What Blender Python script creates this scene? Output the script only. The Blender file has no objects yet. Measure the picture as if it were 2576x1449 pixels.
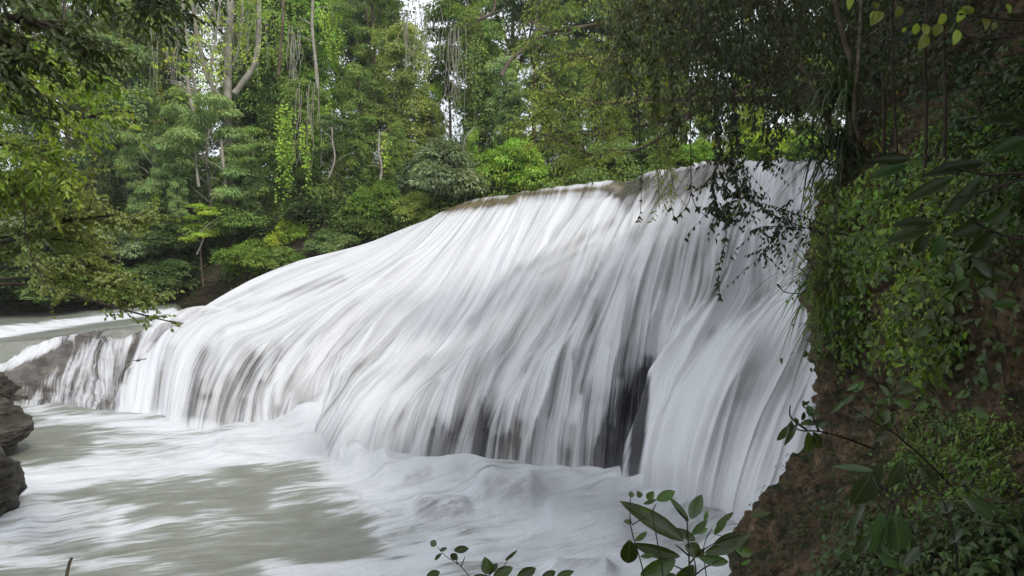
import bpy, math, random
import numpy as np
from mathutils import Vector

# ------------------------------------------------------------------ camera, sky, sun
scn = bpy.context.scene
C = scn.collection
CAMZ = 6.0; FPX = 1860.0; PITCH = math.atan(84.5 / FPX)
cam = bpy.data.cameras.new('camera'); camo = bpy.data.objects.new('camera', cam); C.objects.link(camo)
camo.location = (0, 0, CAMZ); camo.rotation_euler = (math.pi/2 - PITCH, 0, 0)
cam.sensor_width = 36; cam.lens = FPX/2576*36; cam.clip_start = 0.05; cam.clip_end = 2000
scn.camera = camo
w = bpy.data.worlds.new('World'); scn.world = w; w.use_nodes = True
nt = w.node_tree; bg = nt.nodes['Background']; sky = nt.nodes.new('ShaderNodeTexSky')
SUN_EL, SUN_AZ = math.radians(50), math.radians(138)      # azimuth the light comes from, clockwise from +Y
sky.sky_type = 'NISHITA'; sky.sun_disc = False; sky.sun_elevation = SUN_EL; sky.sun_rotation = SUN_AZ
sky.air_density = 1.0; sky.dust_density = 4.0; sky.ozone_density = 1.0
tcw = nt.nodes.new('ShaderNodeTexCoord'); cn = nt.nodes.new('ShaderNodeTexNoise'); cn.inputs['Scale'].default_value = 2.2; cn.inputs['Detail'].default_value = 6
nt.links.new(tcw.outputs['Generated'], cn.inputs['Vector'])
cr_ = nt.nodes.new('ShaderNodeValToRGB'); cr_.color_ramp.elements[0].position = .3; cr_.color_ramp.elements[0].color = (.55, .55, .55, 1); cr_.color_ramp.elements[1].position = .55
nt.links.new(cn.outputs['Fac'], cr_.inputs[0])
cm = nt.nodes.new('ShaderNodeMix'); cm.data_type = 'RGBA'; cm.inputs[7].default_value = (9.9, 10.35, 11.1, 1)      # bright cloud over most of the sky
nt.links.new(cr_.outputs[0], cm.inputs[0]); nt.links.new(sky.outputs[0], cm.inputs[6]); nt.links.new(cm.outputs[2], bg.inputs[0]); bg.inputs[1].default_value = 0.12
sl = bpy.data.lights.new('sun', 'SUN'); so = bpy.data.objects.new('sun', sl); C.objects.link(so)
sl.energy = 2.2; sl.angle = math.radians(12); sl.color = (1, .95, .86)
sd = Vector((math.sin(SUN_AZ)*math.cos(SUN_EL), math.cos(SUN_AZ)*math.cos(SUN_EL), math.sin(SUN_EL)))
so.rotation_euler = sd.to_track_quat('Z', 'Y').to_euler(); so.location = (0, 0, 60)
scn.view_settings.view_transform = 'Standard'; scn.view_settings.look = 'None'
scn.view_settings.gamma = 1; scn.view_settings.exposure = 0.04
scn.cycles.use_denoising = True; scn.cycles.max_bounces = 6; scn.cycles.diffuse_bounces = 4
scn.cycles.glossy_bounces = 2; scn.cycles.transmission_bounces = 4; scn.cycles.transparent_max_bounces = 12
scn.cycles.use_adaptive_sampling = True; scn.cycles.adaptive_threshold = 0.015
scn.cycles.volume_bounces = 0; scn.cycles.volume_step_rate = 4; scn.cycles.volume_max_steps = 64
scn.cycles.caustics_reflective = False; scn.cycles.caustics_refractive = False

cp, sp = math.cos(PITCH), math.sin(PITCH)
def P(X, Y, d):
    """point seen at (X, Y) of the 2576x1449 view at world distance d along +Y"""
    x = (np.asarray(X, float) - 1288)/FPX; y = -(np.asarray(Y, float) - 724.5)/FPX
    k = d/(cp + y*sp)
    return np.stack([x*k, (cp + y*sp)*k, CAMZ + (-sp + y*cp)*k], -1)
def proj(p):
    """where a world point stands in the 2576x1449 view"""
    p = np.asarray(p, float); z = p[..., 2] - CAMZ
    f = p[..., 1]*cp - z*sp; u = p[..., 1]*sp + z*cp; f = np.where(np.abs(f) < .1, .1, f)
    return 1288 + p[..., 0]/f*FPX, 724.5 - u/f*FPX
def mpp(d): return d/FPX       # metres per view pixel at distance d

# ------------------------------------------------------------------ noise
_r = np.random.RandomState(7); _T = _r.rand(65536)
def _h(i, j, k, seed): return _T[((i*73856093) ^ (j*19349663) ^ (k*83492791) ^ (seed*2654435)) & 65535]
def vn(x, y, z=None, seed=0):
    x = np.asarray(x, float); y = np.asarray(y, float); z = np.zeros_like(x) if z is None else np.asarray(z, float)
    xi = np.floor(x).astype(np.int64); yi = np.floor(y).astype(np.int64); zi = np.floor(z).astype(np.int64)
    fx, fy, fz = x-xi, y-yi, z-zi
    fx = fx*fx*(3-2*fx); fy = fy*fy*(3-2*fy); fz = fz*fz*(3-2*fz); o = 0
    for a in (0, 1):
        for b in (0, 1):
            for c in (0, 1):
                o = o + _h(xi+a, yi+b, zi+c, seed)*(fx if a else 1-fx)*(fy if b else 1-fy)*(fz if c else 1-fz)
    return o*2-1
def fbm(x, y, z=None, oct=4, seed=0):
    o = 0; a = 1; t = 0
    z = np.zeros_like(np.asarray(x, float)) if z is None else z
    for i in range(oct):
        o = o + a*vn(x, y, z, seed+i); t += a; a *= .5; x, y, z = x*2.03, y*2.03, z*2.03
    return o/t
def capsules(X, Y, segs):
    """sum of soft strokes (x1,y1,x2,y2,r,amount)"""
    o = np.zeros_like(X)
    for x1, y1, x2, y2, r, a in segs:
        dx, dy = x2-x1, y2-y1; l = dx*dx+dy*dy+1e-9
        t = np.clip(((X-x1)*dx+(Y-y1)*dy)/l, 0, 1)
        d2 = (X-x1-t*dx)**2+(Y-y1-t*dy)**2
        o = o + a*np.exp(-d2/(r*r))
    return o
def sstep(a, b, x):
    t = np.clip((np.asarray(x, float)-a)/(b-a), 0, 1); return t*t*(3-2*t)

# ------------------------------------------------------------------ mesh helpers
def nrm(v): return v/np.maximum(np.linalg.norm(v, axis=-1, keepdims=True), 1e-9)
def link_mesh(name, verts, polys, mat, parent=None, smooth=True, uv=None, attrs=None):
    """polys: list of (n,k) int arrays"""
    me = bpy.data.meshes.new(name); verts = np.asarray(verts, np.float32)
    me.vertices.add(len(verts)); me.vertices.foreach_set('co', verts.ravel())
    li = np.concatenate([p.ravel() for p in polys]).astype(np.int32)
    tot = np.concatenate([np.full(len(p), p.shape[1]) for p in polys]).astype(np.int32)
    st = np.concatenate([[0], np.cumsum(tot)[:-1]]).astype(np.int32)
    me.loops.add(len(li)); me.loops.foreach_set('vertex_index', li)
    me.polygons.add(len(tot)); me.polygons.foreach_set('loop_start', st); me.polygons.foreach_set('loop_total', tot)
    me.polygons.foreach_set('use_smooth', np.full(len(tot), smooth))
    if uv is not None:
        l = me.uv_layers.new(name='uv'); l.data.foreach_set('uv', np.asarray(uv, np.float32)[li].ravel())
    for k, v in (attrs or {}).items():
        at = me.attributes.new(k, 'FLOAT', 'POINT'); at.data.foreach_set('value', np.asarray(v, np.float32).ravel())
    me.update(calc_edges=True); me.validate(clean_customdata=False)
    me.materials.append(mat)
    o = bpy.data.objects.new(name, me); C.objects.link(o)
    if parent is not None: o.parent = parent
    return o
def grid_polys(n, m, off=0):
    i = np.arange((n-1)*(m-1)); r = i//(m-1); c = i % (m-1); a = r*m+c+off
    return np.stack([a, a+1, a+m+1, a+m], 1)
def catmull(ctrl, n):
    """interpolate control array (k, ...) to n samples along axis 0"""
    ctrl = np.asarray(ctrl, float); k = len(ctrl); u = np.linspace(0, k-1, n); i = np.clip(np.floor(u).astype(int), 0, k-2)
    t = (u-i).reshape((-1,)+(1,)*(ctrl.ndim-1)); g = lambda j: ctrl[np.clip(j, 0, k-1)]
    p0, p1, p2, p3 = g(i-1), g(i), g(i+1), g(i+2)
    return .5*((2*p1)+(-p0+p2)*t+(2*p0-5*p1+4*p2-p3)*t*t+(-p0+3*p1-3*p2+p3)*t**3)
def normals_of(g):
    du = np.gradient(g, axis=0); dv = np.gradient(g, axis=1); return nrm(np.cross(dv, du))

class Tubes:
    def __init__(s): s.v = []; s.p = []; s.n = 0; s.uv = []
    def add(s, pts, r0, r1=None, sides=6, wob=0, samples=None):
        pts = np.asarray(pts, float)
        if samples: pts = catmull(pts, samples)
        k = len(pts); r1 = r0 if r1 is None else r1; rad = np.linspace(r0, r1, k)
        if wob: rad = rad*(1+wob*vn(np.arange(k)*.9+pts[0, 0]*7, pts[:, 2]*1.7))
        t = nrm(np.gradient(pts, axis=0)); ref = np.array([.13, .97, .2]); 
        if abs(t[0] @ ref) > .9: ref = np.array([1., .1, 0])
        a = nrm(np.cross(t, ref)); b = np.cross(t, a)
        an = np.linspace(0, 2*math.pi, sides, endpoint=False)
        ring = pts[:, None]+rad[:, None, None]*(np.cos(an)[None, :, None]*a[:, None]+np.sin(an)[None, :, None]*b[:, None])
        s.v.append(ring.reshape(-1, 3)); i = np.arange(k-1)[:, None]*sides; j = np.arange(sides)[None]
        q = np.stack([i+j, i+(j+1) % sides, i+sides+(j+1) % sides, i+sides+j], -1).reshape(-1, 4)+s.n
        s.p.append(q); s.n += k*sides
        return pts
    def build(s, name, mat, parent=None):
        return link_mesh(name, np.concatenate(s.v), [np.concatenate(s.p)], mat, parent)

LEAF = {'quad': ([0, .45, 1], [0, 1, 0], False), 'lance': ([0, .25, .62, 1], [0, .85, .8, 0], True),
        'ovate': ([0, .12, .38, .72, 1], [0, .62, 1, .62, 0], True),
        'big': ([0, .07, .2, .4, .6, .78, .9, 1], [0, .34, .72, 1, .97, .7, .4, 0], True),
        'blade': ([0, .15, .4, .65, .85, 1], [.5, .8, 1, .85, .5, 0.02], True)}
class Leaves:
    """many leaf blades in one mesh: base point, direction, face normal, length, width"""
    def __init__(s, kind='quad', fold=.25, sag=.15): s.k = kind; s.fold = fold; s.sag = sag; s.a = []
    def add(s, base, dr, nr, L, W, tint=None):
        base = np.atleast_2d(base); n = len(base); f = lambda q: np.broadcast_to(np.asarray(q, float), (n,))
        t = RNG.rand(n) if tint is None else f(tint)
        s.a.append(np.concatenate([base, np.broadcast_to(dr, (n, 3)), np.broadcast_to(nr, (n, 3)), f(L)[:, None], f(W)[:, None], t[:, None]], 1))
    def count(s): return sum(len(x) for x in s.a)
    def build(s, name, mat, parent=None):
        A = np.concatenate(s.a); n = len(A); B, D, N, L, W, T = A[:, :3], nrm(A[:, 3:6]), A[:, 6:9], A[:, 9], A[:, 10], A[:, 11]
        S = nrm(np.cross(D, N)); N = np.cross(S, D)
        us, ws, mid = LEAF[s.k]; tv = []; pol3 = []; pol4 = []; rows = []
        for u, wd in zip(us, ws):
            if wd == 0: rows.append([len(tv)]); tv.append((u, 0))
            elif mid: rows.append([len(tv), len(tv)+1, len(tv)+2]); tv += [(u, -wd/2), (u, 0), (u, wd/2)]
            else: rows.append([len(tv), len(tv)+1]); tv += [(u, -wd/2), (u, wd/2)]
        if not mid: pol4 = [(0, 1, 3, 2)]
        else:
            for a, b in zip(rows[:-1], rows[1:]):
                if len(a) == 1: pol3 += [(a[0], b[0], b[1]), (a[0], b[1], b[2])]
                elif len(b) == 1: pol3 += [(a[0], b[0], a[1]), (a[1], b[0], a[2])]
                else: pol4 += [(a[0], b[0], b[1], a[1]), (a[1], b[1], b[2], a[2])]
        tv = np.array(tv); u = tv[:, 0]; v = tv[:, 1]; m = len(tv)
        V = (B[:, None]+D[:, None]*(u[None, :, None]*L[:, None, None])+S[:, None]*(v[None, :, None]*W[:, None, None])
             + N[:, None]*((s.fold*np.abs(v)[None]*2*W[:, None]*.5-s.sag*(u*u)[None]*L[:, None])[:, :, None]))
        off = (np.arange(n)*m)[:, None, None]; ps = []
        if pol4: ps.append((np.array(pol4)[None]+off).reshape(-1, 4))
        if pol3: ps.append((np.array(pol3)[None]+off).reshape(-1, 3))
        uv = np.broadcast_to(np.stack([u, v+.5], 1)[None], (n, m, 2)).reshape(-1, 2)
        return link_mesh(name, V.reshape(-1, 3), ps, mat, parent, smooth=mid, uv=uv, attrs={'tint': np.repeat(T, m)})
RNG = np.random.RandomState(11)
def rdir(n): return nrm(RNG.randn(n, 3))

def tag(o, label=None, cat=None, group=None, kind=None):
    if label: o['label'] = label
    if cat: o['category'] = cat
    if group: o['group'] = group
    if kind: o['kind'] = kind
    return o
def thing(name, loc, label, cat, group=None):
    o = bpy.data.objects.new(name, None); C.objects.link(o); o.location = tuple(float(q) for q in loc); o.empty_display_size = .3
    return tag(o, label, cat, group)
def keep(root, *objs):
    """parent objects built in world space under a root standing at its own base"""
    for o in objs:
        o.parent = root
        me = o.data; n = len(me.vertices); co = np.empty(n*3, np.float32); me.vertices.foreach_get('co', co)
        co = co.reshape(-1, 3)-np.array(root.location, np.float32); me.vertices.foreach_set('co', co.ravel()); me.update()
    return root

# ------------------------------------------------------------------ materials
class NT:
    def __init__(s, name):
        s.m = bpy.data.materials.new(name); s.m.use_nodes = True; s.t = s.m.node_tree; s.t.nodes.clear()
        s.out = s.n('ShaderNodeOutputMaterial')
    def n(s, typ, **kw):
        nd = s.t.nodes.new(typ)
        for k, v in kw.items():
            if hasattr(nd, k) and not k.startswith('i_'): setattr(nd, k, v)
        return nd
    def l(s, a, b): s.t.links.new(a, b)
    def set(s, nd, **kw):
        for k, v in kw.items():
            nd.inputs[k.replace('_', ' ')].default_value = v
        return nd
    def noise(s, vec, scale, detail=4, rough=.55, dist=0):
        nd = s.n('ShaderNodeTexNoise'); s.set(nd, Scale=scale, Detail=detail, Roughness=rough, Distortion=dist)
        if vec is not None: s.l(vec, nd.inputs['Vector'])
        return nd.outputs['Fac']
    def ramp(s, fac, stops):
        nd = s.n('ShaderNodeValToRGB'); e = nd.color_ramp.elements
        while len(e) > 1: e.remove(e[-1])
        for i, (p, c) in enumerate(stops):
            x = e[0] if i == 0 else e.new(p); x.position = p
            c = c if hasattr(c, '__len__') else (c, c, c); x.color = (*c, 1)
        s.l(fac, nd.inputs[0]); return nd.outputs[0]
    def math(s, op, a, b=None, clamp=False):
        nd = s.n('ShaderNodeMath'); nd.operation = op; nd.use_clamp = clamp
        for i, q in enumerate((a, b)):
            if q is None: continue
            if isinstance(q, (int, float)): nd.inputs[i].default_value = q
            else: s.l(q, nd.inputs[i])
        return nd.outputs[0]
    def mix(s, fac, a, b, mode='MIX'):
        nd = s.n('ShaderNodeMix'); nd.data_type = 'RGBA'; nd.blend_type = mode
        for i, q in ((0, fac), (6, a), (7, b)):
            if isinstance(q, (int, float)): nd.inputs[i].default_value = q
            elif isinstance(q, tuple): nd.inputs[i].default_value = (*q, 1)
            else: s.l(q, nd.inputs[i])
        return nd.outputs[2]
    def attr(s, name, out='Fac'):
        nd = s.n('ShaderNodeAttribute'); nd.attribute_name = name; return nd.outputs[out]
    def mapping(s, vec, scale=(1, 1, 1), rot=(0, 0, 0), loc=(0, 0, 0)):
        nd = s.n('ShaderNodeMapping'); nd.inputs['Scale'].default_value = scale; nd.inputs['Rotation'].default_value = rot
        nd.inputs['Location'].default_value = loc; s.l(vec, nd.inputs[0]); return nd.outputs[0]
    def bump(s, h, strength, dist=.05):
        nd = s.n('ShaderNodeBump'); s.set(nd, Strength=strength, Distance=dist); s.l(h, nd.inputs['Height']); return nd.outputs[0]
    def bsdf(s, col, rough=.6, spec=.3, normal=None):
        nd = s.n('ShaderNodeBsdfPrincipled')
        if isinstance(col, tuple): nd.inputs['Base Color'].default_value = (*col, 1)
        else: s.l(col, nd.inputs['Base Color'])
        if isinstance(rough, (int, float)): nd.inputs['Roughness'].default_value = rough
        else: s.l(rough, nd.inputs['Roughness'])
        nd.inputs['Specular IOR Level'].default_value = spec
        if normal is not None: s.l(normal, nd.inputs['Normal'])
        return nd.outputs[0]
    def done(s, sh): s.l(sh, s.out.inputs[0]); return s.m

def mat_leaf(name, rough=.45, spec=.35, trans=.35, veins=False, yellow=.0):
    """colour comes from the object's own colour; every leaf varies a little"""
    t = NT(name); oi = t.n('ShaderNodeObjectInfo'); tint = t.attr('tint'); g = t.n('ShaderNodeNewGeometry')
    hsv = t.n('ShaderNodeHueSaturation'); t.l(oi.outputs['Color'], hsv.inputs['Color'])
    tc = t.n('ShaderNodeTexCoord'); cl = t.noise(tc.outputs['Object'], .55, 2)
    t.l(t.math('ADD', t.math('MULTIPLY', tint, .07), t.math('ADD', t.math('MULTIPLY', cl, -.10), .515)), hsv.inputs['Hue'])
    t.l(t.math('ADD', t.math('MULTIPLY', tint, 1.25), t.math('ADD', t.math('MULTIPLY', cl, 1.5), -.34)), hsv.inputs['Value'])
    col = hsv.outputs[0]
    if yellow: col = t.mix(t.math('GREATER_THAN', tint, 1-yellow), col, (.30, .27, .03))
    nrmn = None
    if veins:
        uv = t.n('ShaderNodeUVMap'); sx = t.n('ShaderNodeSeparateXYZ'); t.l(uv.outputs[0], sx.inputs[0])
        v = t.math('ABSOLUTE', t.math('SUBTRACT', sx.outputs[1], .5))
        ph = t.math('SUBTRACT', t.math('MULTIPLY', sx.outputs[0], 62), t.math('MULTIPLY', v, 46))
        rib = t.math('POWER', t.math('ABSOLUTE', t.math('SINE', t.math('MULTIPLY', ph, .5))), .5)
        midr = t.math('MULTIPLY', t.math('LESS_THAN', v, .018), 1.0)
        col = t.mix(t.math('MULTIPLY', t.math('SUBTRACT', 1, rib), .35), col, (.12, .16, .05))
        col = t.mix(t.math('MULTIPLY', midr, .5), col, (.2, .22, .1)); nrmn = t.bump(rib, .35, .004)
    p = t.bsdf(col, rough, spec, nrmn)
    tr = t.n('ShaderNodeBsdfTranslucent'); t.l(t.mix(1.0, col, (1.25, 1.3, .55), 'MULTIPLY'), tr.inputs[0])
    m = t.n('ShaderNodeMixShader'); m.inputs[0].default_value = trans; t.l(p, m.inputs[1]); t.l(tr.outputs[0], m.inputs[2])
    return t.done(m.outputs[0])
def mat_bark(name, a, b, patch=.5):
    t = NT(name); tc = t.n('ShaderNodeTexCoord').outputs['Object']
    n1 = t.noise(tc, 2.2, 5, .65); n2 = t.noise(t.mapping(tc, (9, 9, 2)), 1.5, 4)
    c = t.mix(t.ramp(n1, [(patch-.08, 0.), (patch+.08, 1.)]), a, b); c = t.mix(t.math('MULTIPLY', n2, .6), c, tuple(q*.45 for q in a))
    return t.done(t.bsdf(c, .85, .2, t.bump(n2, .6, .03)))
def mat_rock(name, cols, scale=.6, rough=.8, wet=0, moss=None, bump=.9, strat=0):
    t = NT(name); tc = t.n('ShaderNodeTexCoord').outputs['Object']
    n1 = t.noise(t.mapping(tc, (1, 1, 1+strat*4)), scale, 7, .62, .4); n2 = t.noise(tc, scale*7, 6, .7)
    vo = t.n('ShaderNodeTexVoronoi'); vo.inputs['Scale'].default_value = scale*4.5; t.l(t.mapping(tc, (1, 1, 1+strat*3)), vo.inputs['Vector'])
    k = len(cols); c = t.ramp(n1, [(.28+.44*i/(k-1), cc) for i, cc in enumerate(cols)])
    c = t.mix(t.ramp(n2, [(.35, .75), (.5, 0.)]), c, tuple(q*.25 for q in cols[0]))
    c = t.mix(t.ramp(n2, [(.56, 0.), (.75, .5)]), c, cols[-1])
    if moss:
        g = t.n('ShaderNodeNewGeometry'); sx = t.n('ShaderNodeSeparateXYZ'); t.l(g.outputs['Normal'], sx.inputs[0])
        f = t.math('MULTIPLY', t.ramp(t.noise(tc, scale*2.3, 5, .7), [(.44, 0.), (.6, 1.)]), t.ramp(sx.outputs[2], [(.05, .25), (.6, 1.)]))
        c = t.mix(f, c, moss)
    h = t.math('ADD', t.math('MULTIPLY', n1, 1.3), t.math('ADD', t.math('MULTIPLY', n2, .5), t.math('MULTIPLY', vo.outputs['Distance'], .35)))
    return t.done(t.bsdf(c, rough, .3+wet, t.bump(h, bump, .45)))

def mat_fall():
    t = NT('falling_water'); uv = t.n('ShaderNodeUVMap').outputs[0]; tc = t.n('ShaderNodeTexCoord').outputs['Object']
    cover = t.attr('cover'); hollow_shade = t.attr('hollow_shade')
    # streaks run down the flow (uv: x across, y along)
    a = t.noise(t.mapping(uv, (2.6, .28, 1)), 1, 3, .5, .1); b = t.noise(t.mapping(uv, (9, .38, 1)), 1, 4, .55, .05)
    c = t.noise(t.mapping(uv, (32, .6, 1)), 1, 3, .6); d = t.noise(t.mapping(uv, (105, 1.8, 1)), 1, 2, .6)
    s = t.math('ADD', t.math('MULTIPLY', a, .9), t.math('ADD', t.math('MULTIPLY', b, 1.0), t.math('ADD', t.math('MULTIPLY', c, .50), t.math('MULTIPLY', d, .26))))
    s = t.math('MULTIPLY', t.math('SUBTRACT', s, 1.33), 1.1)                                   # about -.4 .. .4
    f = t.math('ADD', cover, t.math('MULTIPLY', s, t.attr('vary')), True)
    f = t.ramp(f, [(0, 0.), (.18, .2), (.42, .56), (.72, .84), (1, 1.)])
    rn = t.noise(tc, 1.3, 6, .7); rock = t.ramp(rn, [(.3, (.035, .032, .031)), (.5, (.09, .08, .072)), (.7, (.16, .14, .115))])
    rock = t.mix(t.attr('gold'), rock, t.ramp(rn, [(.3, (.06, .048, .028)), (.6, (.185, .15, .085))]))
    rock = t.mix(hollow_shade, rock, (.022, .022, .026))  # near-black rock colour stands in for shade in hollows behind the water
    white = t.mix(t.math('MULTIPLY', b, .25), (.62, .63, .66), (.58, .58, .56))
    col = t.mix(f, rock, white)
    h = t.math('ADD', t.math('MULTIPLY', b, .8), t.math('ADD', t.math('MULTIPLY', c, .25), t.math('MULTIPLY', d, .05)))
    rough = t.ramp(f, [(0, .22), (.5, .6)])
    bn = t.n('ShaderNodeBump'); bn.inputs['Distance'].default_value = .2; t.l(h, bn.inputs['Height']); t.l(t.math('MULTIPLY', t.attr('vary'), .45, True), bn.inputs['Strength'])
    return t.done(t.bsdf(col, rough, .3, bn.outputs[0]))

def mat_pool():
    t = NT('pool_water'); uv = t.n('ShaderNodeUVMap').outputs[0]; foam = t.attr('foam'); rk = t.attr('rock')
    a = t.noise(t.mapping(uv, (.16, .6, 1)), 1, 5, .6, .6); b = t.noise(t.mapping(uv, (.5, 2.6, 1)), 1, 6, .62, 1.0)
    c = t.noise(t.mapping(uv, (1.2, 8, 1)), 1, 4, .6, .5)
    s = t.math('ADD', t.math('MULTIPLY', a, .7), t.math('ADD', t.math('MULTIPLY', b, .75), t.math('MULTIPLY', c, .35)))
    s = t.math('MULTIPLY', t.math('SUBTRACT', s, .9), 2.6)
    f = t.math('ADD', foam, s, True); f = t.ramp(f, [(.0, 0.), (.3, .12), (.62, .75), (1, 1.)])
    green = t.mix(t.math('MULTIPLY', b, 1.0), (.14, .15, .118), (.235, .24, .20))
    col = t.mix(f, green, (.62, .64, .67)); rm = t.math('MULTIPLY', rk, t.ramp(t.noise(t.mapping(uv, (1.4, 2.6, 1)), 1.5, 6, .7, .5), [(.34, 0.), (.56, 1.)])); col = t.mix(rm, col, (.09, .075, .066))
    tc = t.n('ShaderNodeTexCoord').outputs['Object']; pf = t.noise(tc, 1.6, 5, .6, .6)
    col = t.mix(t.math('MULTIPLY', t.ramp(pf, [(.3, 1.), (.55, 0.)]), .22), col, (.34, .36, .36))
    h = t.math('ADD', a, t.math('ADD', t.math('MULTIPLY', b, .6), t.math('ADD', t.math('MULTIPLY', c, .2), t.math('MULTIPLY', t.math('MULTIPLY', pf, foam), 1.1))))
    return t.done(t.bsdf(col, t.ramp(f, [(0, .3), (.6, .65)]), .3, t.bump(h, .5, .18)))

M = {}
M['leaf'] = mat_leaf('leaf_far', .55, .22, .30, yellow=.02)
M['leaf_near'] = mat_leaf('leaf_near', .38, .42, .38, yellow=.012)
M['leaf_big'] = mat_leaf('leaf_big', .27, .8, .28, veins=True)
M['dry'] = mat_leaf('leaf_dry', .7, .2, .2)
M['bark'] = mat_bark('bark_brown', (.10, .075, .05), (.20, .165, .12))
M['bark_pale'] = mat_bark('bark_pale', (.30, .27, .22), (.46, .43, .37), .52)
M['bark_dark'] = mat_bark('bark_dark', (.035, .027, .02), (.07, .055, .04))
M['cliff'] = mat_rock('cliff_rock', [(.026, .018, .011), (.17, .112, .060), (.38, .26, .15)], 1.1, .85, moss=(.035, .045, .014), bump=1.0, strat=.2)
M['rock'] = mat_rock('wet_rock', [(.028, .023, .018), (.075, .058, .042), (.15, .118, .083)], 1.0, .55, .2, moss=(.05, .05, .02), strat=.6)
M['bank'] = mat_rock('bank_rock', [(.028, .02, .012), (.075, .052, .03), (.13, .095, .055)], .35, .9, moss=(.03, .045, .012), strat=.8)
M['soil'] = mat_rock('forest_soil', [(.016, .011, .007), (.035, .024, .014), (.07, .045, .026)], .9, .95)
M['fall'] = mat_fall(); M['pool'] = mat_pool()

G_MID = (.20, .28, .07, 1); G_PALE = (.27, .37, .14, 1); G_YEL = (.38, .48, .07, 1); G_OLV = (.29, .34, .09, 1)
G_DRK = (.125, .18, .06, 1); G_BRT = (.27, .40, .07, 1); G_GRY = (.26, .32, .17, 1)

# ------------------------------------------------------------------ terrain
def interp(x, xs, ys): return np.interp(x, xs, ys)
def ground_far(x, d):
    """land beyond the water: rises behind the left river and behind the upper river"""
    zb = interp(x, [-40, -18, -12.4, -8, -4.4, 2, 10, 40], [2.3, 2.3, 4.9, 6.2, 7.5, 8.8, 9.4, 10])
    steep = interp(x, [-12, -3], [1.0, .35])
    dd = d-44-.8*vn(x*.25, x*0+3)
    pr = np.where(dd < 0, dd*1.2, interp(dd, [0, .5, 1.4, 3.5, 6, 30, 60, 400], [0, 1.3, 2.7, 4.2, 5.2, 10, 13, 60])*steep)
    return zb+pr+.35*fbm(x*.5, d*.5, oct=3, seed=5)*np.clip(dd, 0, 2)
def build_far_ground():
    x = np.linspace(-80, 80, 260); d = np.concatenate([np.linspace(41, 52, 70), np.linspace(52.4, 128, 50)])
    D, X = np.meshgrid(d, x, indexing='ij')
    Z = ground_far(X, D)
    return tag(link_mesh('hillside', np.stack([X, D, Z], -1).reshape(-1, 3), [grid_polys(len(d), len(x))], M['bank']), 
               'brown soil bank and wooded slope rising behind the river and falls', None, kind='structure')
build_far_ground()
g = link_mesh('ground', np.array([[-140, -60, -2.5], [140, -60, -2.5], [140, 140, -2.5], [-140, 140, -2.5]]), [np.array([[0, 1, 2, 3]])], M['soil'])
tag(g, kind='structure')

# ------------------------------------------------------------------ the falls
COLS = [
 [(60,885,32.5),(50,890,32.2),(20,905,31.5),(-10,930,30.6),(-40,960,29.8),(-60,990,29.4),(-80,1040,28.5)],
 [(158,848,33),(152,858,32.6),(140,890,31.9),(125,930,31),(112,970,30.2),(103,1000,29.7),(96,1030,29)],
 [(250,832,33.6),(246,846,33),(238,880,32.2),(224,925,31.2),(212,965,30.4),(204,1000,29.7),(198,1032,29)],
 [(352,818,34.5),(346,832,33.6),(330,870,32.4),(315,920,31.2),(304,965,30.2),(295,1000,29.4),(288,1040,28.2)],
 [(1095,548,44),(900,604,43),(740,652,42),(600,712,40),(492,794,37.5),(405,860,33),(372,1045,27.8)],
 [(1112,532,44),(955,622,41),(795,705,38.8),(650,775,36.4),(545,835,33.5),(480,920,30),(450,1072,26.3)],
 [(1140,522,44),(1025,625,40),(885,715,37),(750,800,34),(650,875,31),(580,970,28),(548,1090,25.2)],
 [(1185,508,44),(1090,612,39.5),(965,722,36),(855,812,33),(768,900,29.7),(712,980,27.6),(690,1075,26.2)],
 [(1235,500,43.8),(1165,605,39),(1060,730,35),(960,830,31.7),(890,905,29),(850,965,27),(800,1060,25.2)],
 [(1292,494,43),(1238,590,38.5),(1155,720,34),(1075,832,30.5),(1000,930,27),(915,1040,24),(852,1170,21.4)],
 [(1400,474,42),(1352,578,37),(1285,700,32.5),(1210,820,29),(1140,930,25.8),(1080,1045,23),(1045,1185,21)],
 [(1560,460,40),(1502,560,35),(1430,680,30.8),(1358,808,27.4),(1300,920,25),(1255,1045,22.8),(1228,1195,20.6)],
 [(1690,434,37),(1640,530,33),(1582,650,29.4),(1525,780,26.6),(1485,900,24.5),(1458,1045,22.3),(1442,1215,19.9)],
 [(1790,416,34.5),(1755,520,31.5),(1715,650,28.4),(1685,780,26),(1662,900,24.3),(1645,1045,22.6),(1632,1225,19.9)],
 [(1890,410,32),(1872,515,30),(1850,640,28),(1832,745,26.2),(1745,890,21.4),(1680,1050,19.0),(1640,1245,17.9)],
 [(1985,408,30),(1978,510,28.5),(1968,620,26.8),(1950,735,24.4),(1850,890,19.4),(1785,1060,17.6),(1745,1290,16.6)],
 [(2085,408,28.5),(2080,515,27),(2070,640,25.2),(2045,770,22.3),(1985,920,19.2),(1920,1080,17.1),(1850,1350,15.4)],
 [(2200,415,27),(2190,540,25.5),(2165,680,23.5),(2130,820,20.8),(2085,960,18.2),(2025,1110,16.2),(1945,1420,14.2)],
 [(2320,415,26),(2310,550,24.5),(2270,700,22),(2240,850,19),(2200,1000,17),(2150,1150,15),(2060,1450,13.2)]]
FALL_GRID = None
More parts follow.
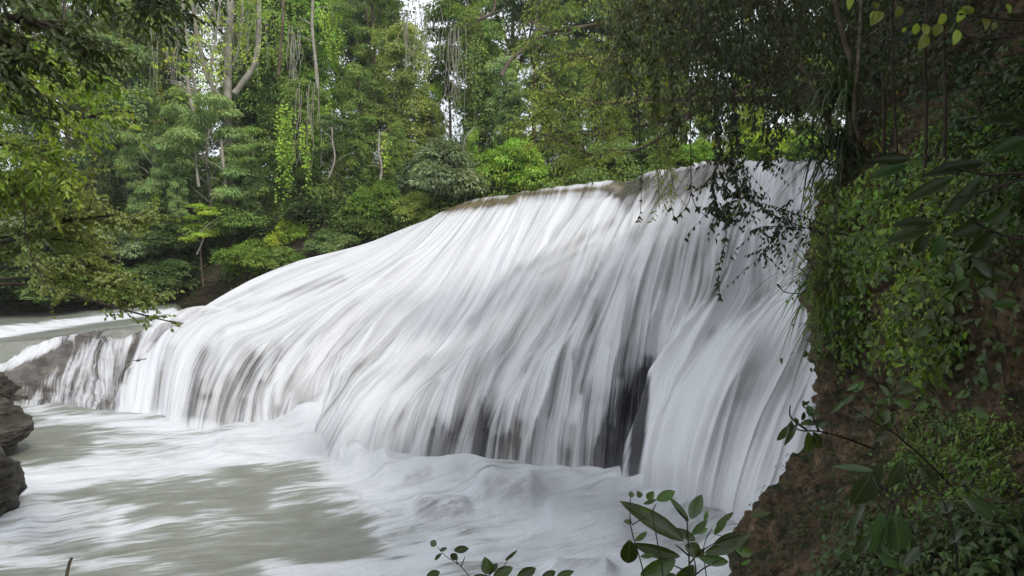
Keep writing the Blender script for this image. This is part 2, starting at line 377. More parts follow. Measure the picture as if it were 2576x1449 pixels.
def build_falls():
    global FALL_GRID
    arr = np.array(COLS, float); W = P(arr[..., 0], arr[..., 1], arr[..., 2])              # (cols, 7, 3)
    top = W[:, :1].copy(); back = []
    for dy, dz in ((9, .35), (4, .22), (1.2, .05)):
        q = top.copy(); q[:, 0, 1] += dy*(1 if True else 0); q[:, 0, 2] += dz; q[:4, 0, 2] = top[:4, 0, 2]+.02; q[3:7, 0, 2] -= np.array([1.5, 4, 2.5, 1])*dy/9; q[3:6, 0, 1] -= np.array([1, .9, .5])*(dy-.6); back.append(q)
    top[:, 0, 2] -= .0
    W = np.concatenate(back+[W], 1)
    base = W[:, -1:].copy(); base[..., 2] -= 1.2; base[..., 1] -= .4; W = np.concatenate([W, base], 1)
    nt_ = W.shape[1]; ns = 1100; nv = 420
    g = catmull(W, ns); su = np.linspace(0, len(COLS)-1, ns); m3 = (su > 3) & (su < 4); f = (su[m3]-3)[:, None, None]
    f = f**1.5; g[m3] = W[3][None]*(1-f)+W[4][None]*f                                       # no overshoot where the ledge joins the dome
    g = np.swapaxes(catmull(np.swapaxes(g, 0, 1), nv), 0, 1)                                 # (ns, nv, 3)
    S = np.linspace(0, len(COLS)-1, ns)[:, None]*np.ones((1, nv)); T = np.linspace(-3, nt_-4, nv)[None]*np.ones((ns, 1))
    N = normals_of(g)
    if N[ns//2, nv//2, 1] > 0: N = -N
    # cords of water: soft ridges along the flow, deeper towards the foot; shelves across it
    amp = sstep(0.1, 2.0, T)*(1-.5*sstep(5.6, 6.3, T))
    cone = sstep(14.0, 14.6, S)*sstep(3.0, 4.0, T)
    h = .55*vn(S*1.15+.3*vn(S, T*.6, seed=9), T*.35, seed=1)+.33*vn(S*2.9+.25*vn(S*2, T*.8, seed=8), T*.42, seed=2)+.16*vn(S*7+.2*T, T*.6, seed=3)+.03*vn(S*19, T*1.0, seed=4)
    h = h-.30*(1-np.abs(vn(S*4.2+.3*vn(S*2, T*.7, seed=15), T*.4, seed=14)))**3*-1
    h = h*(1-.75*cone)
    h += .15*fbm(S*1.0, T*1.1, oct=3, seed=21)*amp
    h += .25*np.where((T > .0) & (T < 1.5), vn(S*3.1, T*3, seed=6), 0)*sstep(8, 10, S)*.4
    g = g+N*(h*(.25+.75*amp))[..., None]*sstep(-.4, .6, T)[..., None]*(.30+.70*sstep(4.6, 7.5, S))[..., None]
    led = (1-sstep(3.1, 3.9, S))*sstep(-.1, .5, T)                                              # the low rocky ledge on the left
    g = g+N*(led*(.2*fbm(S*2.0, T*1.3, oct=3, seed=31)))[..., None]
    g[..., 2] += (.16*vn(S*2.7, S*0, seed=91)+.07*vn(S*9, S*0, seed=92))*np.exp(-(T/.5)**2)*sstep(8.5, 9.5, S)
    # a step under the golden lip
    st = capsules(*proj(g), [(1290,500,1560,470,16,.5), (1110,530,1290,505,10,.25)]); g[..., 2] -= st*.6*sstep(.1, .5, T)
    FALL_GRID = g
    g[..., 2] -= .4*(1-sstep(5, 8, S))*sstep(3.0, 3.8, S)*sstep(.0, 1.2, T)*(1-sstep(3.0, 4.2, T))+2.0*sstep(3.25, 3.6, S)*(1-sstep(3.75, 4.0, S))*(1-sstep(2.2, 3.6, T))
    X, Y = proj(g); rs = np.random.RandomState(5); hollow_strokes = []
    for k in range(26):
        x = rs.uniform(1488, 1652); L = (90+230*math.exp(-((x-1615)/45)**2))*rs.uniform(.6, 1.15); y1 = rs.uniform(1180, 1215)
        hollow_strokes.append((x+L*.10, y1-L, x, y1, rs.uniform(6, 15), -rs.uniform(.15, .42)))
    for k in range(20):
        x = rs.uniform(1050, 1420); L = rs.uniform(50, 190); y1 = 1165+(x-1050)*.1; hollow_strokes.append((x+L*.18, y1-L, x, y1, rs.uniform(6, 14), -rs.uniform(.12, .38)))
    for k in range(14):
        x = rs.uniform(380, 660); L = rs.uniform(40, 130); y1 = 1030+(x-380)*.15; hollow_strokes.append((x+L*.22, y1-L, x, y1, rs.uniform(6, 12), -rs.uniform(.1, .25)))
    cover = .85-.13*sstep(4.5, 6, S)*sstep(1, 3, T)*(1-sstep(13.8, 14.4, S))+capsules(X, Y, [
        (1120,523,1290,503,14,-1.0), (1290,489,1560,471,9,-.8), (1560,474,1840,426,27,-1.15), (1580,520,1760,455,20,-.5), (1320,500,1560,490,10,-.35),(1700,470,1600,590,28,-.34),
        (1730,500,1790,430,30,-.3),(1540,560,1310,680,14,-.3), (1310,670,1180,810,8,-.24), (1500,610,1360,690,6,-.2), (1880,440,1850,560,22,-.35), (1990,420,1960,520,24,-.3),
        (1840,560,1790,760,20,-.28), (1690,600,1655,900,14,-.28), (1760,600,1730,760,14,-.2), (1560,640,1490,830,14,-.18),
        (1440,720,1330,930,16,-.18), (1245,1000,1205,1160,22,-.25), (1110,1070,1070,1165,28,-.3),
        (1545,1020,1515,1215,70,-.62), (1620,960,1610,1190,22,-.35), (1400,900,1330,1120,60,-.08), (1405,1060,1375,1200,26,-.3), (1325,1080,1300,1180,18,-.2), (1235,1060,1210,1165,38,-.4), (1170,1080,1120,1165,38,-.32), (1500,760,1455,1000,14,-.35), (1590,700,1560,940,16,-.35), (1420,880,1380,1040,14,-.3), (1100,960,1020,1140,14,-.3), (1810,560,1770,830,34,-.22), (1730,540,1700,800,22,-.22), (1010,1040,930,1150,18,-.25),
        (1460,1000,1450,1200,9,.5), (1530,880,1490,1190,7,.25), (600,775,860,700,11,-.34), (860,640,640,735,9,-.25), (510,890,480,1045,30,-.48), (430,880,400,1020,18,-.36),
        (635,900,610,1070,30,-.42), (560,840,520,1000,12,-.25), (700,880,680,960,16,-.25), (770,900,740,980,14,-.15), (900,760,780,860,14,-.15), (1080,900,960,1000,9,-.22), (705,920,700,1010,9,.4),
        (1668,740,1660,960,9,.75), (1660,960,1632,1230,14,1.0), (1700,1000,1640,1200,30,.5), (1850,850,1700,1200,60,.6), (2000,800,1850,1250,50,.3), (1935,880,1830,1150,22,-.24), (2040,880,1950,1200,16,-.15), (1960,745,1830,850,20,.5), (1830,850,1710,1060,22,.45), (1930,735,1790,835,20,-.36), (1790,835,1700,960,16,-.36), (2010,560,2000,700,34,-.28), (1925,480,1900,700,26,-.26), (1830,600,1800,740,18,-.2), (1850,900,1720,1230,60,.25),
        (1000,600,700,760,40,.12), (1300,560,1000,800,40,.12), (-20,925,140,862,18,.9), (-10,1000,60,955,34,-1.3), (60,955,165,880,20,-1.2), (120,985,150,960,16,-.4), (560,700,740,655,7,-.2), (340,826,200,842,9,-.55), (350,830,310,960,9,-.5), (200,850,330,835,14,-.4), (180,870,150,940,12,-.35), (250,870,240,940,12,-.3)])
    cover = cover+capsules(X, Y, hollow_strokes)+.2*sstep(5.7, 6.1, T)
    cover = cover+(-.42)*(1-sstep(3.2, 3.8, S))*sstep(-.2, .3, T)+(-.25)*(1-sstep(.9, 1.6, S))*sstep(1, 3, T)
    cover = cover+.75*sstep(13.2, 13.45, S)*(1-sstep(14.0, 14.4, S))*sstep(3.2, 3.8, T)
    cover = np.where(T < -.1, cover*.55, cover)
    gold = capsules(X, Y, [(1120,523,1300,500,16,1), (1300,489,1560,468,12,.7)]).clip(0, 1)
    hollow_shade = capsules(X, Y, [(1555,940,1525,1210,66,1), (1622,900,1605,1190,28,1), (1240,980,1200,1165,34,.9), (1110,1060,1070,1165,34,.8), (1390,1080,1370,1195,26,.7), (480,900,460,1040,30,.5)]).clip(0, 1)  # mask of the hollows whose shade is painted into the rock colour
    vary = 1.25+.4*sstep(2.5, 5, T)*sstep(5, 7, S)-1.2*cone+.5*hollow_shade*0+.6*(1-sstep(3.2, 3.8, S))
    uv = np.stack([S, T], -1).reshape(-1, 2)
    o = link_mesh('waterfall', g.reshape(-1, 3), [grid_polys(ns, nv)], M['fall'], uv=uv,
                  attrs={'cover': cover, 'gold': gold, 'hollow_shade': hollow_shade, 'vary': vary})
    tag(o, 'wide silky white waterfall fanning over rounded rock', None, kind='structure')
build_falls()

# ------------------------------------------------------------------ pool
def build_pool():
    d = 1/np.linspace(1/6.0, 1/34.0, 330); a = np.linspace(-1.15, .75, 620)
    D, A = np.meshgrid(d, a, indexing='ij'); X = A*D; Y = D
    px, py = proj(np.stack([X, Y, X*0], -1))
    foam = capsules(px*.4, py, [(q[0]*.4, q[1], q[2]*.4, q[3], q[4], q[5]) for q in [
        (100,1036,560,1078,20,.8), (330,1060,620,1100,24,.5), (560,1100,900,1050,40,1.0), (860,1040,700,1110,50,.8), (700,1110,60,1222,26,1.0), (820,1130,400,1185,16,.6),(640,1085,250,1110,12,.5),
        (60,1235,10,1400,50,.6), (180,1290,60,1400,60,.28), (0,1400,420,1430,22,.35), (300,1290,240,1400,40,.3), (480,1250,900,1215,20,.3), (200,1085,520,1100,20,.45), (250,1150,560,1140,22,.6), (80,1195,500,1180,24,.6), (560,1290,300,1330,12,.25), (500,1340,1000,1270,14,.2), (1000,1190,1700,1240,50,1.3), (1000,1245,700,1262,14,.55), (820,1150,1000,1190,30,.8),(560,1215,900,1180,10,.3),
        (1080,1280,1700,1330,50,1.2), (1050,1360,1700,1420,45,1.2), (1700,1300,1850,1420,80,1.3), (1060,1420,700,1432,16,.6), (1000,1345,1100,1380,28,.5), (1000,1200,960,1290,35,.35),
        (700,1449,1700,1475,30,.8), (420,1345,250,1385,8,.3), (300,1290,280,1370,10,.2)]])
    foam = foam.clip(0, 1.0)*.95-.03+.34*fbm(X*.3+.9*fbm(X*.5, Y*.5, oct=2, seed=61)+.35*Y, Y*.7-.2*X+.9*fbm(X*.5, Y*.6, oct=2, seed=62), oct=4, seed=48)
    rock = capsules(px, py, [(1060,1292,1150,1296,20,.7), (1225,1262,1320,1268,16,.5), (1020,1230,1080,1222,8,.5), (870,1243,905,1248,8,.45), (1420,1425,1500,1440,14,.6)]).clip(0, 1)
    h = .10*fbm(X*.4+Y*.25, Y*.9-X*.35, oct=3, seed=41)*(1+.5*foam)+.02*fbm(X*2, Y*3, oct=3, seed=46)
    mound = capsules(px, py, [(980,1195,1650,1235,34,.55), (780,1060,880,1010,60,.55), (880,1150,960,1180,26,.3), (1060,1278,1160,1282,22,.32), (1220,1250,1330,1255,26,.42),
        (1700,1270,1880,1400,60,.5), (850,1110,900,1165,26,.35), (560,1110,700,1090,25,.25), (1400,1290,1560,1310,30,.25), (90,1250,60,1330,35,.08), (1400,1430,1520,1440,25,.3)])
    Z = h+mound*(.9+.45*fbm(X*.9, Y*.9, oct=2, seed=43))
    ang = math.radians(24); U = X*math.cos(ang)+Y*math.sin(ang); V = -X*math.sin(ang)+Y*math.cos(ang)
    wob = .5*fbm(X*.25, Y*.25, oct=2, seed=44)
    o = link_mesh('pool_water', np.stack([X, Y, Z], -1).reshape(-1, 3), [grid_polys(len(d), len(a))], M['pool'],
                  uv=np.stack([U, V+wob], -1).reshape(-1, 2), attrs={'foam': foam, 'rock': rock*.8})
    tag(o, kind='structure')
    # the upper river to the left, above the ledge
    d = 1/np.linspace(1/31.5, 1/47.0, 160); a = np.linspace(-.95, -.38, 260); D, A = np.meshgrid(d, a, indexing='ij'); X = A*D; Y = D
    lip = interp(A, [-.95, -.69, -.62, -.61, -.5, -.44, -.38], [33.4, 33.4, 33.4, 33.6, 34.2, 35.6, 37])
    stepd = interp(A, [-.95, -.69, -.6, -.5, -.38], [35.6, 36.2, 38.6, 39.8, 40.5])
    Z = interp(A, [-.95, -.7, -.61, -.5, -.42], [1.95, 2.0, 2.28, 2.72, 2.95])
    Z = Z+.0*D+.42*sstep(-.9, .9, Y-stepd)*interp(A, [-.7, -.5], [1, .55])+.03*fbm(X, Y*2, oct=3, seed=51)
    Z = Z-1.2*sstep(0, 1.8, lip-Y)-1.6*sstep(-.46, -.42, A)
    px, py = proj(np.stack([X, Y, Z], -1))
    foam = 1.15*np.exp(-((Y-stepd+.2)/.95)**2)+.25*np.exp(-((Y-lip-.8)/.5)**2)-.12
    rock = np.exp(-((Y-stepd+2.0)/.55)**2)*.75
    rock = np.clip(1.2*rock+.9*np.exp(-((Y-lip)/.4)**2), 0, 1)*(.7+.3*vn(X*.8, Y*2))
    o = link_mesh('river_water', np.stack([X, Y, Z], -1).reshape(-1, 3), [grid_polys(len(d), len(a))], M['pool'],
                  uv=np.stack([X, Y*.8], -1).reshape(-1, 2), attrs={'foam': foam, 'rock': rock*.85})
    tag(o, kind='structure')
build_pool()

# ------------------------------------------------------------------ cliff on the right
CL = [ # columns left to right; rows top to bottom
 [(2420,-150,36),(2400,50,35),(2380,200,33),(2380,330,31),(2380,450,29),(2380,600,27),(2380,750,26),(2380,900,24),(2380,1050,22),(2330,1160,21),(2250,1250,20),(2150,1330,18),(2100,1420,16),(2050,1600,14)],
 [(2180,-150,27),(2165,50,25),(2150,200,23),(2130,330,21.5),(2112,450,20),(2100,600,18.5),(2078,750,17.6),(2080,900,17),(2088,1040,16.4),(2050,1150,15.2),(1965,1240,13.8),(1890,1310,12.6),(1866,1400,11.6),(1850,1600,10.4)],
 [(2300,-150,23),(2280,50,21),(2260,200,19.4),(2240,330,17.6),(2220,450,16),(2210,600,15),(2200,750,14.6),(2200,900,14.4),(2200,1040,13.6),(2160,1150,12.4),(2090,1240,11.4),(2040,1310,10.6),(2020,1400,9.8),(2000,1600,8.6)],
 [(2440,-150,19),(2420,50,17.4),(2400,200,16),(2380,330,14.6),(2370,450,13),(2370,600,12),(2370,750,11.6),(2370,900,11.6),(2360,1040,11),(2330,1150,10.2),(2290,1240,9.2),(2260,1310,8.4),(2240,1400,7.8),(2220,1600,6.8)],
 [(2680,-150,15),(2660,50,14),(2640,200,13),(2620,330,11.8),(2600,450,10.6),(2600,600,9.6),(2600,750,9.2),(2600,900,9.3),(2600,1040,8.8),(2590,1150,8.2),(2580,1240,7.4),(2570,1310,6.8),(2560,1400,6.3),(2550,1600,5.4)],
 [(3050,-150,11),(3050,50,10),(3050,200,9.4),(3050,330,8.8),(3050,450,8),(3050,600,7),(3050,750,6.8),(3050,900,6.8),(3050,1040,6.4),(3050,1150,6),(3050,1240,5.6),(3050,1310,5.2),(3050,1400,4.9),(3050,1600,4.2)],
 [(4200,-150,7),(4200,50,6.4),(4200,200,6),(4200,330,5.7),(4200,450,5.3),(4200,600,4.8),(4200,750,4.6),(4200,900,4.5),(4200,1040,4.2),(4200,1150,4),(4200,1240,3.7),(4200,1310,3.5),(4200,1400,3.3),(4200,1600,2.9)]]
arr = np.array(CL, float); W = P(arr[..., 0], arr[..., 1], arr[..., 2]); g = catmull(W, 640); g = np.swapaxes(catmull(np.swapaxes(g, 0, 1), 640), 0, 1)
N = normals_of(g)
if N[300, 300, 0] > 0: N = -N
h = .55*fbm(g[..., 0]*.45, g[..., 1]*.45, g[..., 2]*.7, 3, 61)+.3*fbm(g[..., 0]*1.5, g[..., 1]*1.5, g[..., 2]*2.6, 5, 63)
ledges = .16*np.abs(vn(g[..., 0]*.5, g[..., 1]*.5, g[..., 2]*3.2, seed=66))+.24*np.abs(fbm(g[..., 0]*2.2, g[..., 1]*2.2, g[..., 2]*3.5, 4, 67))+.09*fbm(g[..., 0]*6, g[..., 1]*6, g[..., 2]*9, 3, 68)
g = g+N*(h+ledges)[..., None]*np.clip(g[..., 1:2]/14, .35, 1)
CLIFF, CLIFFN = g, normals_of(g)
if CLIFFN[300, 300, 0] > 0: CLIFFN = -CLIFFN
tag(link_mesh('cliff', g.reshape(-1, 3), [grid_polys(640, 640)], M['cliff']), kind='structure')
CPX, CPY = proj(CLIFF)
CPX, CPY, CLIFF, CLIFFN = CPX[::2, ::2], CPY[::2, ::2], CLIFF[::2, ::2], CLIFFN[::2, ::2]
def cliff_at(X, Y):
    """nearest visible cliff point to a view position"""
    d2 = (CPX-X)**2+(CPY-Y)**2+np.where(CLIFF[..., 1] > 24, 1e6, 0)+CLIFF[..., 1]*1.0
    i = np.unravel_index(np.argmin(d2), d2.shape); return CLIFF[i], CLIFFN[i]

# the bank the camera stands on
x = np.linspace(-14, 9, 120); d = np.linspace(-12, 11, 120); D, X = np.meshgrid(d, x, indexing='ij')
Z = interp(D, [-12, 0, 2.5, 4, 5.5, 8, 9.5, 11], [5.0, 4.3, 4.0, 3.2, 2.2, .2, -1.0, -2.4])+.12*fbm(X*1.2, D*1.2, oct=4, seed=71)
Z = Z+.9*sstep(2, 6, X)*sstep(6, 0, D)*0-1.8*sstep(-4, -12, X)*sstep(0, 6, D)
tag(link_mesh('river_bank', np.stack([X, D, Z], -1).reshape(-1, 3), [grid_polys(120, 120)], M['soil']), kind='structure')
def bank_z(x, d): return float(interp(d, [-12, 0, 2.5, 4, 5.5, 8, 9.5, 11], [5.0, 4.3, 4.0, 3.2, 2.2, .2, -1.0, -2.4]))

# ------------------------------------------------------------------ boulders
def boulder(label, c, r, seed, group=None, mat='rock', rot=0, name='boulder', jag=True):
    nu, nv = 160, 110
    u = np.linspace(0, 2*math.pi, nu, endpoint=True); v = np.linspace(0.02, math.pi-.02, nv); V_, U_ = np.meshgrid(v, u, indexing='ij')
    n = np.stack([np.sin(V_)*np.cos(U_), np.sin(V_)*np.sin(U_), np.cos(V_)], -1)
    k = 1+.30*fbm(n[..., 0]*1.3+seed, n[..., 1]*1.3, n[..., 2]*1.3, 3, seed)+.14*fbm(n[..., 0]*4, n[..., 1]*4+seed, n[..., 2]*6, 4, seed+3)-.10*np.abs(vn(n[..., 0]*2, n[..., 1]*2, n[..., 2]*7+seed, seed+9))
    if jag: k = k*(1+.05*np.round(vn(n[..., 0]*1.5+seed, n[..., 1]*1.5, n[..., 2]*6, seed+11)*3)/3+.06*np.round(vn(n[..., 0]*4+seed, n[..., 1]*4, n[..., 2]*9, seed+12)*2)/2)
    p = n*k[..., None]*np.array(r)
    cr, sr = math.cos(rot), math.sin(rot); p = np.stack([p[..., 0]*cr-p[..., 1]*sr, p[..., 0]*sr+p[..., 1]*cr, p[..., 2]], -1)
    o = link_mesh(name, p.reshape(-1, 3), [grid_polys(nv, nu)[:, ::-1]], M[mat]); o.location = tuple(float(q) for q in c)
    return tag(o, label, 'rock', group)
def rockwall(label, X0, Y0, X1, Y1, d, w, seed, cat='rock', name='rock_wall', mat='rock'):
    a = P(X1, Y0, d); b = P(X1, Y1, d); h_ = (a[2]-b[2])/2
    return boulder(label, (a[0]-w*1.3, d+.2, (a[2]+b[2])/2), (w, w*1.1, h_*1.1), seed, mat='rock', name=name, jag=False)
rockwall('tall dark rock wall at the left edge, standing in the pool', 0, 1005, 56, 1180, 21.5, 1.5, 3)
rockwall('brown weathered rock at the lower left edge with foam washing its foot', 0, 1120, 34, 1370, 16.6, 1.2, 8)
rockwall('squat brown rock on top of the tall dark rock wall', 0, 940, 40, 1040, 26, 1.2, 9)
boulder('flat layered brown rock shelf below the small left cascade', P(50, 1000, 29.4)+[-.9, .4, -.3], (1.2, .9, .4), 12)

# ------------------------------------------------------------------ far trees: a few kinds, each copied
def spray_leaves(LV, pos, out, n, r, leaf, droop=.5, flat=.35, wid=.42):
    """clumps of leaves round each position"""
    k = len(pos); pos = np.repeat(pos, n, 0); out = np.repeat(out, n, 0)
    off = RNG.randn(k*n, 3)*np.array([1, 1, flat])*r*.55
    tang = off-(off*out).sum(1, keepdims=True)*out*.4
    b = pos+tang-np.array([0, 0, 1])*(np.linalg.norm(off[:, :2], axis=1, keepdims=True)**1.5)*droop*.5
    dr = nrm(out*.5+nrm(off)*.7+rdir(k*n)*.5+np.array([0, 0, -droop]))
    nr = nrm(out*.35+np.array([0, 0, .8])+rdir(k*n)*.55)
    L = .95*leaf*(.6+.8*RNG.rand(k*n)); tint = np.clip(np.repeat(RNG.rand(k), n)*.6+RNG.rand(k*n)*.4, 0, 1)
    LV.add(b, dr, nr, L, L*wid, tint)
def lobes_sprays(LV, lobes, per, n, r, leaf, droop=.5, flat=.35, wid=.42):
    for c, R in lobes:
        R = np.array(R, float)*np.ones(3); k = max(6, int(per*2.1*(R[0]*R[1]*R[2])**(2/3)))
        dv = rdir(k); dv[:, 2] = np.where(dv[:, 2] < -.5, -dv[:, 2]*.6, dv[:, 2]); dv = nrm(dv)
        q = .55+.5*RNG.rand(k)**.6
        spray_leaves(LV, np.array(c)+dv*R*q[:, None], dv, n, r, leaf, droop, flat, wid)
def strands(LV, starts, length, leaf, step=.1, wid=.7, sway=.3, tb=None):
    """hanging strings of leaves"""
    for s_ in starts:
        L = length*(.4+.9*RNG.rand()); n = int(L/step); t = np.arange(n)*step
        p = np.stack([s_[0]+sway*np.sin(t*1.3+RNG.rand()*6)*t/L, s_[1]+sway*np.cos(t+RNG.rand()*6)*t/L, s_[2]-t], 1)
        sd_ = np.where(np.arange(n) % 2, 1., -1.)[:, None]; a = RNG.rand()*6; p = p+RNG.randn(n, 3)*.10*RNG.rand()
        kk = RNG.rand(n) < .35+.65*(vn(t*1.1+RNG.rand()*50, t*0) > -.1); p, sd_, n = p[kk], sd_[kk], int(kk.sum())
        dr = nrm(sd_*np.array([math.cos(a), math.sin(a), 0])+np.array([0, 0, -.6])+.4*rdir(n))
        if n: LV.add(p, dr, nrm(np.array([0, -1, .5])+.6*rdir(n)), leaf*(.7+.5*RNG.rand(n)), leaf*wid, np.clip(.3+.5*RNG.rand(n), 0, 1))
        if tb is not None and len(p) > 3: tb.add(p[::max(1, n//8)], .012, .008, 3)

ARCH = {}
def arch(name, height, fn):
    t = Tubes(); LV = Leaves('quad', .3, .1); fn(t, LV)
    tr = t.build('trunk', M['bark']); cr = LV.build('crown', M['leaf'])
    for o in (tr, cr): C.objects.unlink(o)
    ARCH[name] = (tr, cr, height)
def a_round(t, LV):
    t.add([(0, 0, -1), (.1, 0, 3), (-.1, .1, 6), (.2, 0, 9.5)], .24, .07, 7, .1, 10)
    lb = []
    for i in range(17):
        a = i*2.4; rr = RNG.uniform(.6, 2.5); z = 4.0+i*.42; z += RNG.uniform(-.5, .5); rr *= 1-.6*max(0, (z-8)/4)
        c = (math.cos(a)*rr, math.sin(a)*rr, z); lb.append((c, (RNG.uniform(.8, 1.35), RNG.uniform(.8, 1.3), RNG.uniform(.55, .9))))
        t.add([(0, 0, z-1.6), (c[0]*.5, c[1]*.5, z-.9), c], .07, .02, 4, samples=5)
    lobes_sprays(LV, lb, 34, 26, .42, .24)
def a_layer(t, LV):
    t.add([(0, 0, -1), (.2, 0, 3), (0, .2, 6), (.3, 0, 9)], .18, .05, 6, .1, 10)
    lb = []
    for i in range(20):
        a = i*2.2; rr = RNG.uniform(1.2, 3.4); z = 3.2+i*.33; c = (math.cos(a)*rr, math.sin(a)*rr, z+RNG.uniform(-.3, .3))
        lb.append((c, (1.05, 1.05, .42))); t.add([(0, 0, z-1.2), (c[0]*.4, c[1]*.4, z-.5), (c[0]*.8, c[1]*.8, c[2]), (c[0]*1.25, c[1]*1.25, c[2]-.25)], .05, .012, 4, samples=7)
    lobes_sprays(LV, lb, 52, 22, .36, .27, droop=.7, flat=.25, wid=.3)
def a_vine(t, LV):
    t.add([(0, 0, -1), (-.2, 0, 4), (.2, .1, 9), (0, 0, 15)], .26, .08, 7, .1, 12)
    lb = []
    for i in range(26):
        a = i*2.4; rr = RNG.uniform(.3, 1.6); z = 2.5+i*.48
        c = (math.cos(a)*rr, math.sin(a)*rr, z); lb.append((c, (RNG.uniform(.6, 1.0), RNG.uniform(.6, 1.), RNG.uniform(.7, 1.2))))
        t.add([(0, 0, z-1.0), c], .06, .02, 4)
    lobes_sprays(LV, lb, 34, 24, .36, .22, droop=.9)
    st = [(math.cos(a)*r, math.sin(a)*r, z) for a, r, z in zip(RNG.rand(110)*6.28, RNG.uniform(.8, 2.2, 110), RNG.uniform(4, 15, 110))]
    strands(LV, st, 2.6, .2, .085, tb=t)
def a_tall(t, LV):
    t.add([(0, 0, -1), (.3, 0, 5), (-.1, .2, 11), (.4, 0, 17)], .2, .07, 7, .08, 14)
    t.add([(.2, 0, 8), (1.0, .3, 11), (1.5, .2, 15)], .1, .03, 5, samples=8); t.add([(0, 0, 9.5), (-1.1, 0, 12.5), (-1.7, .1, 16)], .09, .03, 5, samples=8)
    lb = []
    for i in range(18):
        a = i*2.4; rr = RNG.uniform(.8, 2.9); z = RNG.uniform(10.5, 18)
        c = (math.cos(a)*rr, math.sin(a)*rr, z); lb.append((c, (RNG.uniform(.6, 1.1), RNG.uniform(.6, 1.1), RNG.uniform(.35, .7))))
        t.add([(.1, 0, z-2), (c[0]*.6, c[1]*.6, z-.8), c], .05, .015, 4, samples=5)
    for i in range(8):
        a = RNG.rand()*6.28; z = RNG.uniform(3, 10); c = (math.cos(a)*1.1, math.sin(a)*1.1, z); lb.append((c, (.7, .7, .4))); t.add([(0, 0, z-.7), c], .04, .015, 4)
    lobes_sprays(LV, lb, 36, 22, .38, .22, droop=.7)
def a_bush(t, LV):
    lb = []
    for i in range(16):
        a = i*2.4; rr = RNG.uniform(.2, 1.5); z = .5+RNG.rand()*1.7*(1-rr/2.6); c = (math.cos(a)*rr, math.sin(a)*rr, z)
        lb.append((c, (.62, .62, .5))); t.add([(0, 0, -.4), (c[0]*.5, c[1]*.5, z*.6), c], .035, .012, 4, samples=5)
    lobes_sprays(LV, lb, 75, 20, .24, .17)
def a_slim(t, LV):
    t.add([(0, 0, -1), (.12, 0, 3), (-.05, .1, 6.5), (.15, 0, 9)], .085, .03, 6, .1, 10)
    lb = []
    for i in range(11):
        a = i*2.4; z = RNG.uniform(3.8, 9.2); rr = RNG.uniform(.3, 1.2); c = (math.cos(a)*rr, math.sin(a)*rr, z)
        lb.append((c, (.55, .55, .28))); t.add([(0, 0, z-.6), c], .025, .01, 4)
    lobes_sprays(LV, lb, 60, 18, .28, .2, droop=.8)
for nm, hh, fn in (('round', 11, a_round), ('round2', 11, a_round), ('layer', 9.5, a_layer), ('vine', 15.5, a_vine), ('vine2', 15.5, a_vine), ('tall', 18.5, a_tall), ('tall2', 18.5, a_tall), ('bush', 2.6, a_bush), ('bush2', 2.6, a_bush), ('slim', 9.5, a_slim)):
    arch(nm, hh, fn)
def place(kind, X, Ytop, d, col, label, width=1.0, Yb=None, bark=None, name='tree', cat='tree', group=None, lean=0):
    tr, cr, H = ARCH[kind]; x = (X-1288)/FPX*d
    zb = float(ground_far(np.array(x), np.array(float(d))))-.2 if Yb is None else float(P(X, Yb, d)[2])
    zt = float(P(X, Ytop, d)[2]); s = (zt-zb)/H
    root = thing(name, (x, d, zb), label, cat, group); root.rotation_euler = (lean, 0, RNG.rand()*6.28)
    sw = s*width; root.scale = (sw, sw, s)
    for o in (tr, cr):
        c = o.copy(); C.objects.link(c); c.parent = root; v = 1+.16*RNG.randn()
        if o is cr: c.color = (col[0]*v, col[1]*v, col[2]*v, 1)
        elif bark:
            key = o.data.name+bark
            if key not in bpy.data.meshes: me = o.data.copy(); me.name = key; me.materials.clear(); me.materials.append(M[bark])
            c.data = bpy.data.meshes[key]
    return root
FG = 'trees of the forest wall'
# back row, dark
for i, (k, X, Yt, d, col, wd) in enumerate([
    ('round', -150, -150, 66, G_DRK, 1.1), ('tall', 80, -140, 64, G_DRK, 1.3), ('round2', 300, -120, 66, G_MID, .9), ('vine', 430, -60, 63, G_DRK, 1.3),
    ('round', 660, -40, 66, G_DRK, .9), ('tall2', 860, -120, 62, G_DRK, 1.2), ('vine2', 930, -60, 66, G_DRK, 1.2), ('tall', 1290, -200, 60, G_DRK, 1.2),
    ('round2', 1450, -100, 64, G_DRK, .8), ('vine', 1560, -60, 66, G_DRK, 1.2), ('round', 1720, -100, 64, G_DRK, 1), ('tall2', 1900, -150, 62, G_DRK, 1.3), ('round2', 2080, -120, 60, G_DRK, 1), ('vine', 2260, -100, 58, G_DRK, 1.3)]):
    place(k, X, Yt, d, col, 'tall dark green tree in the shaded back row of the forest', wd, group='dark trees at the back of the forest')
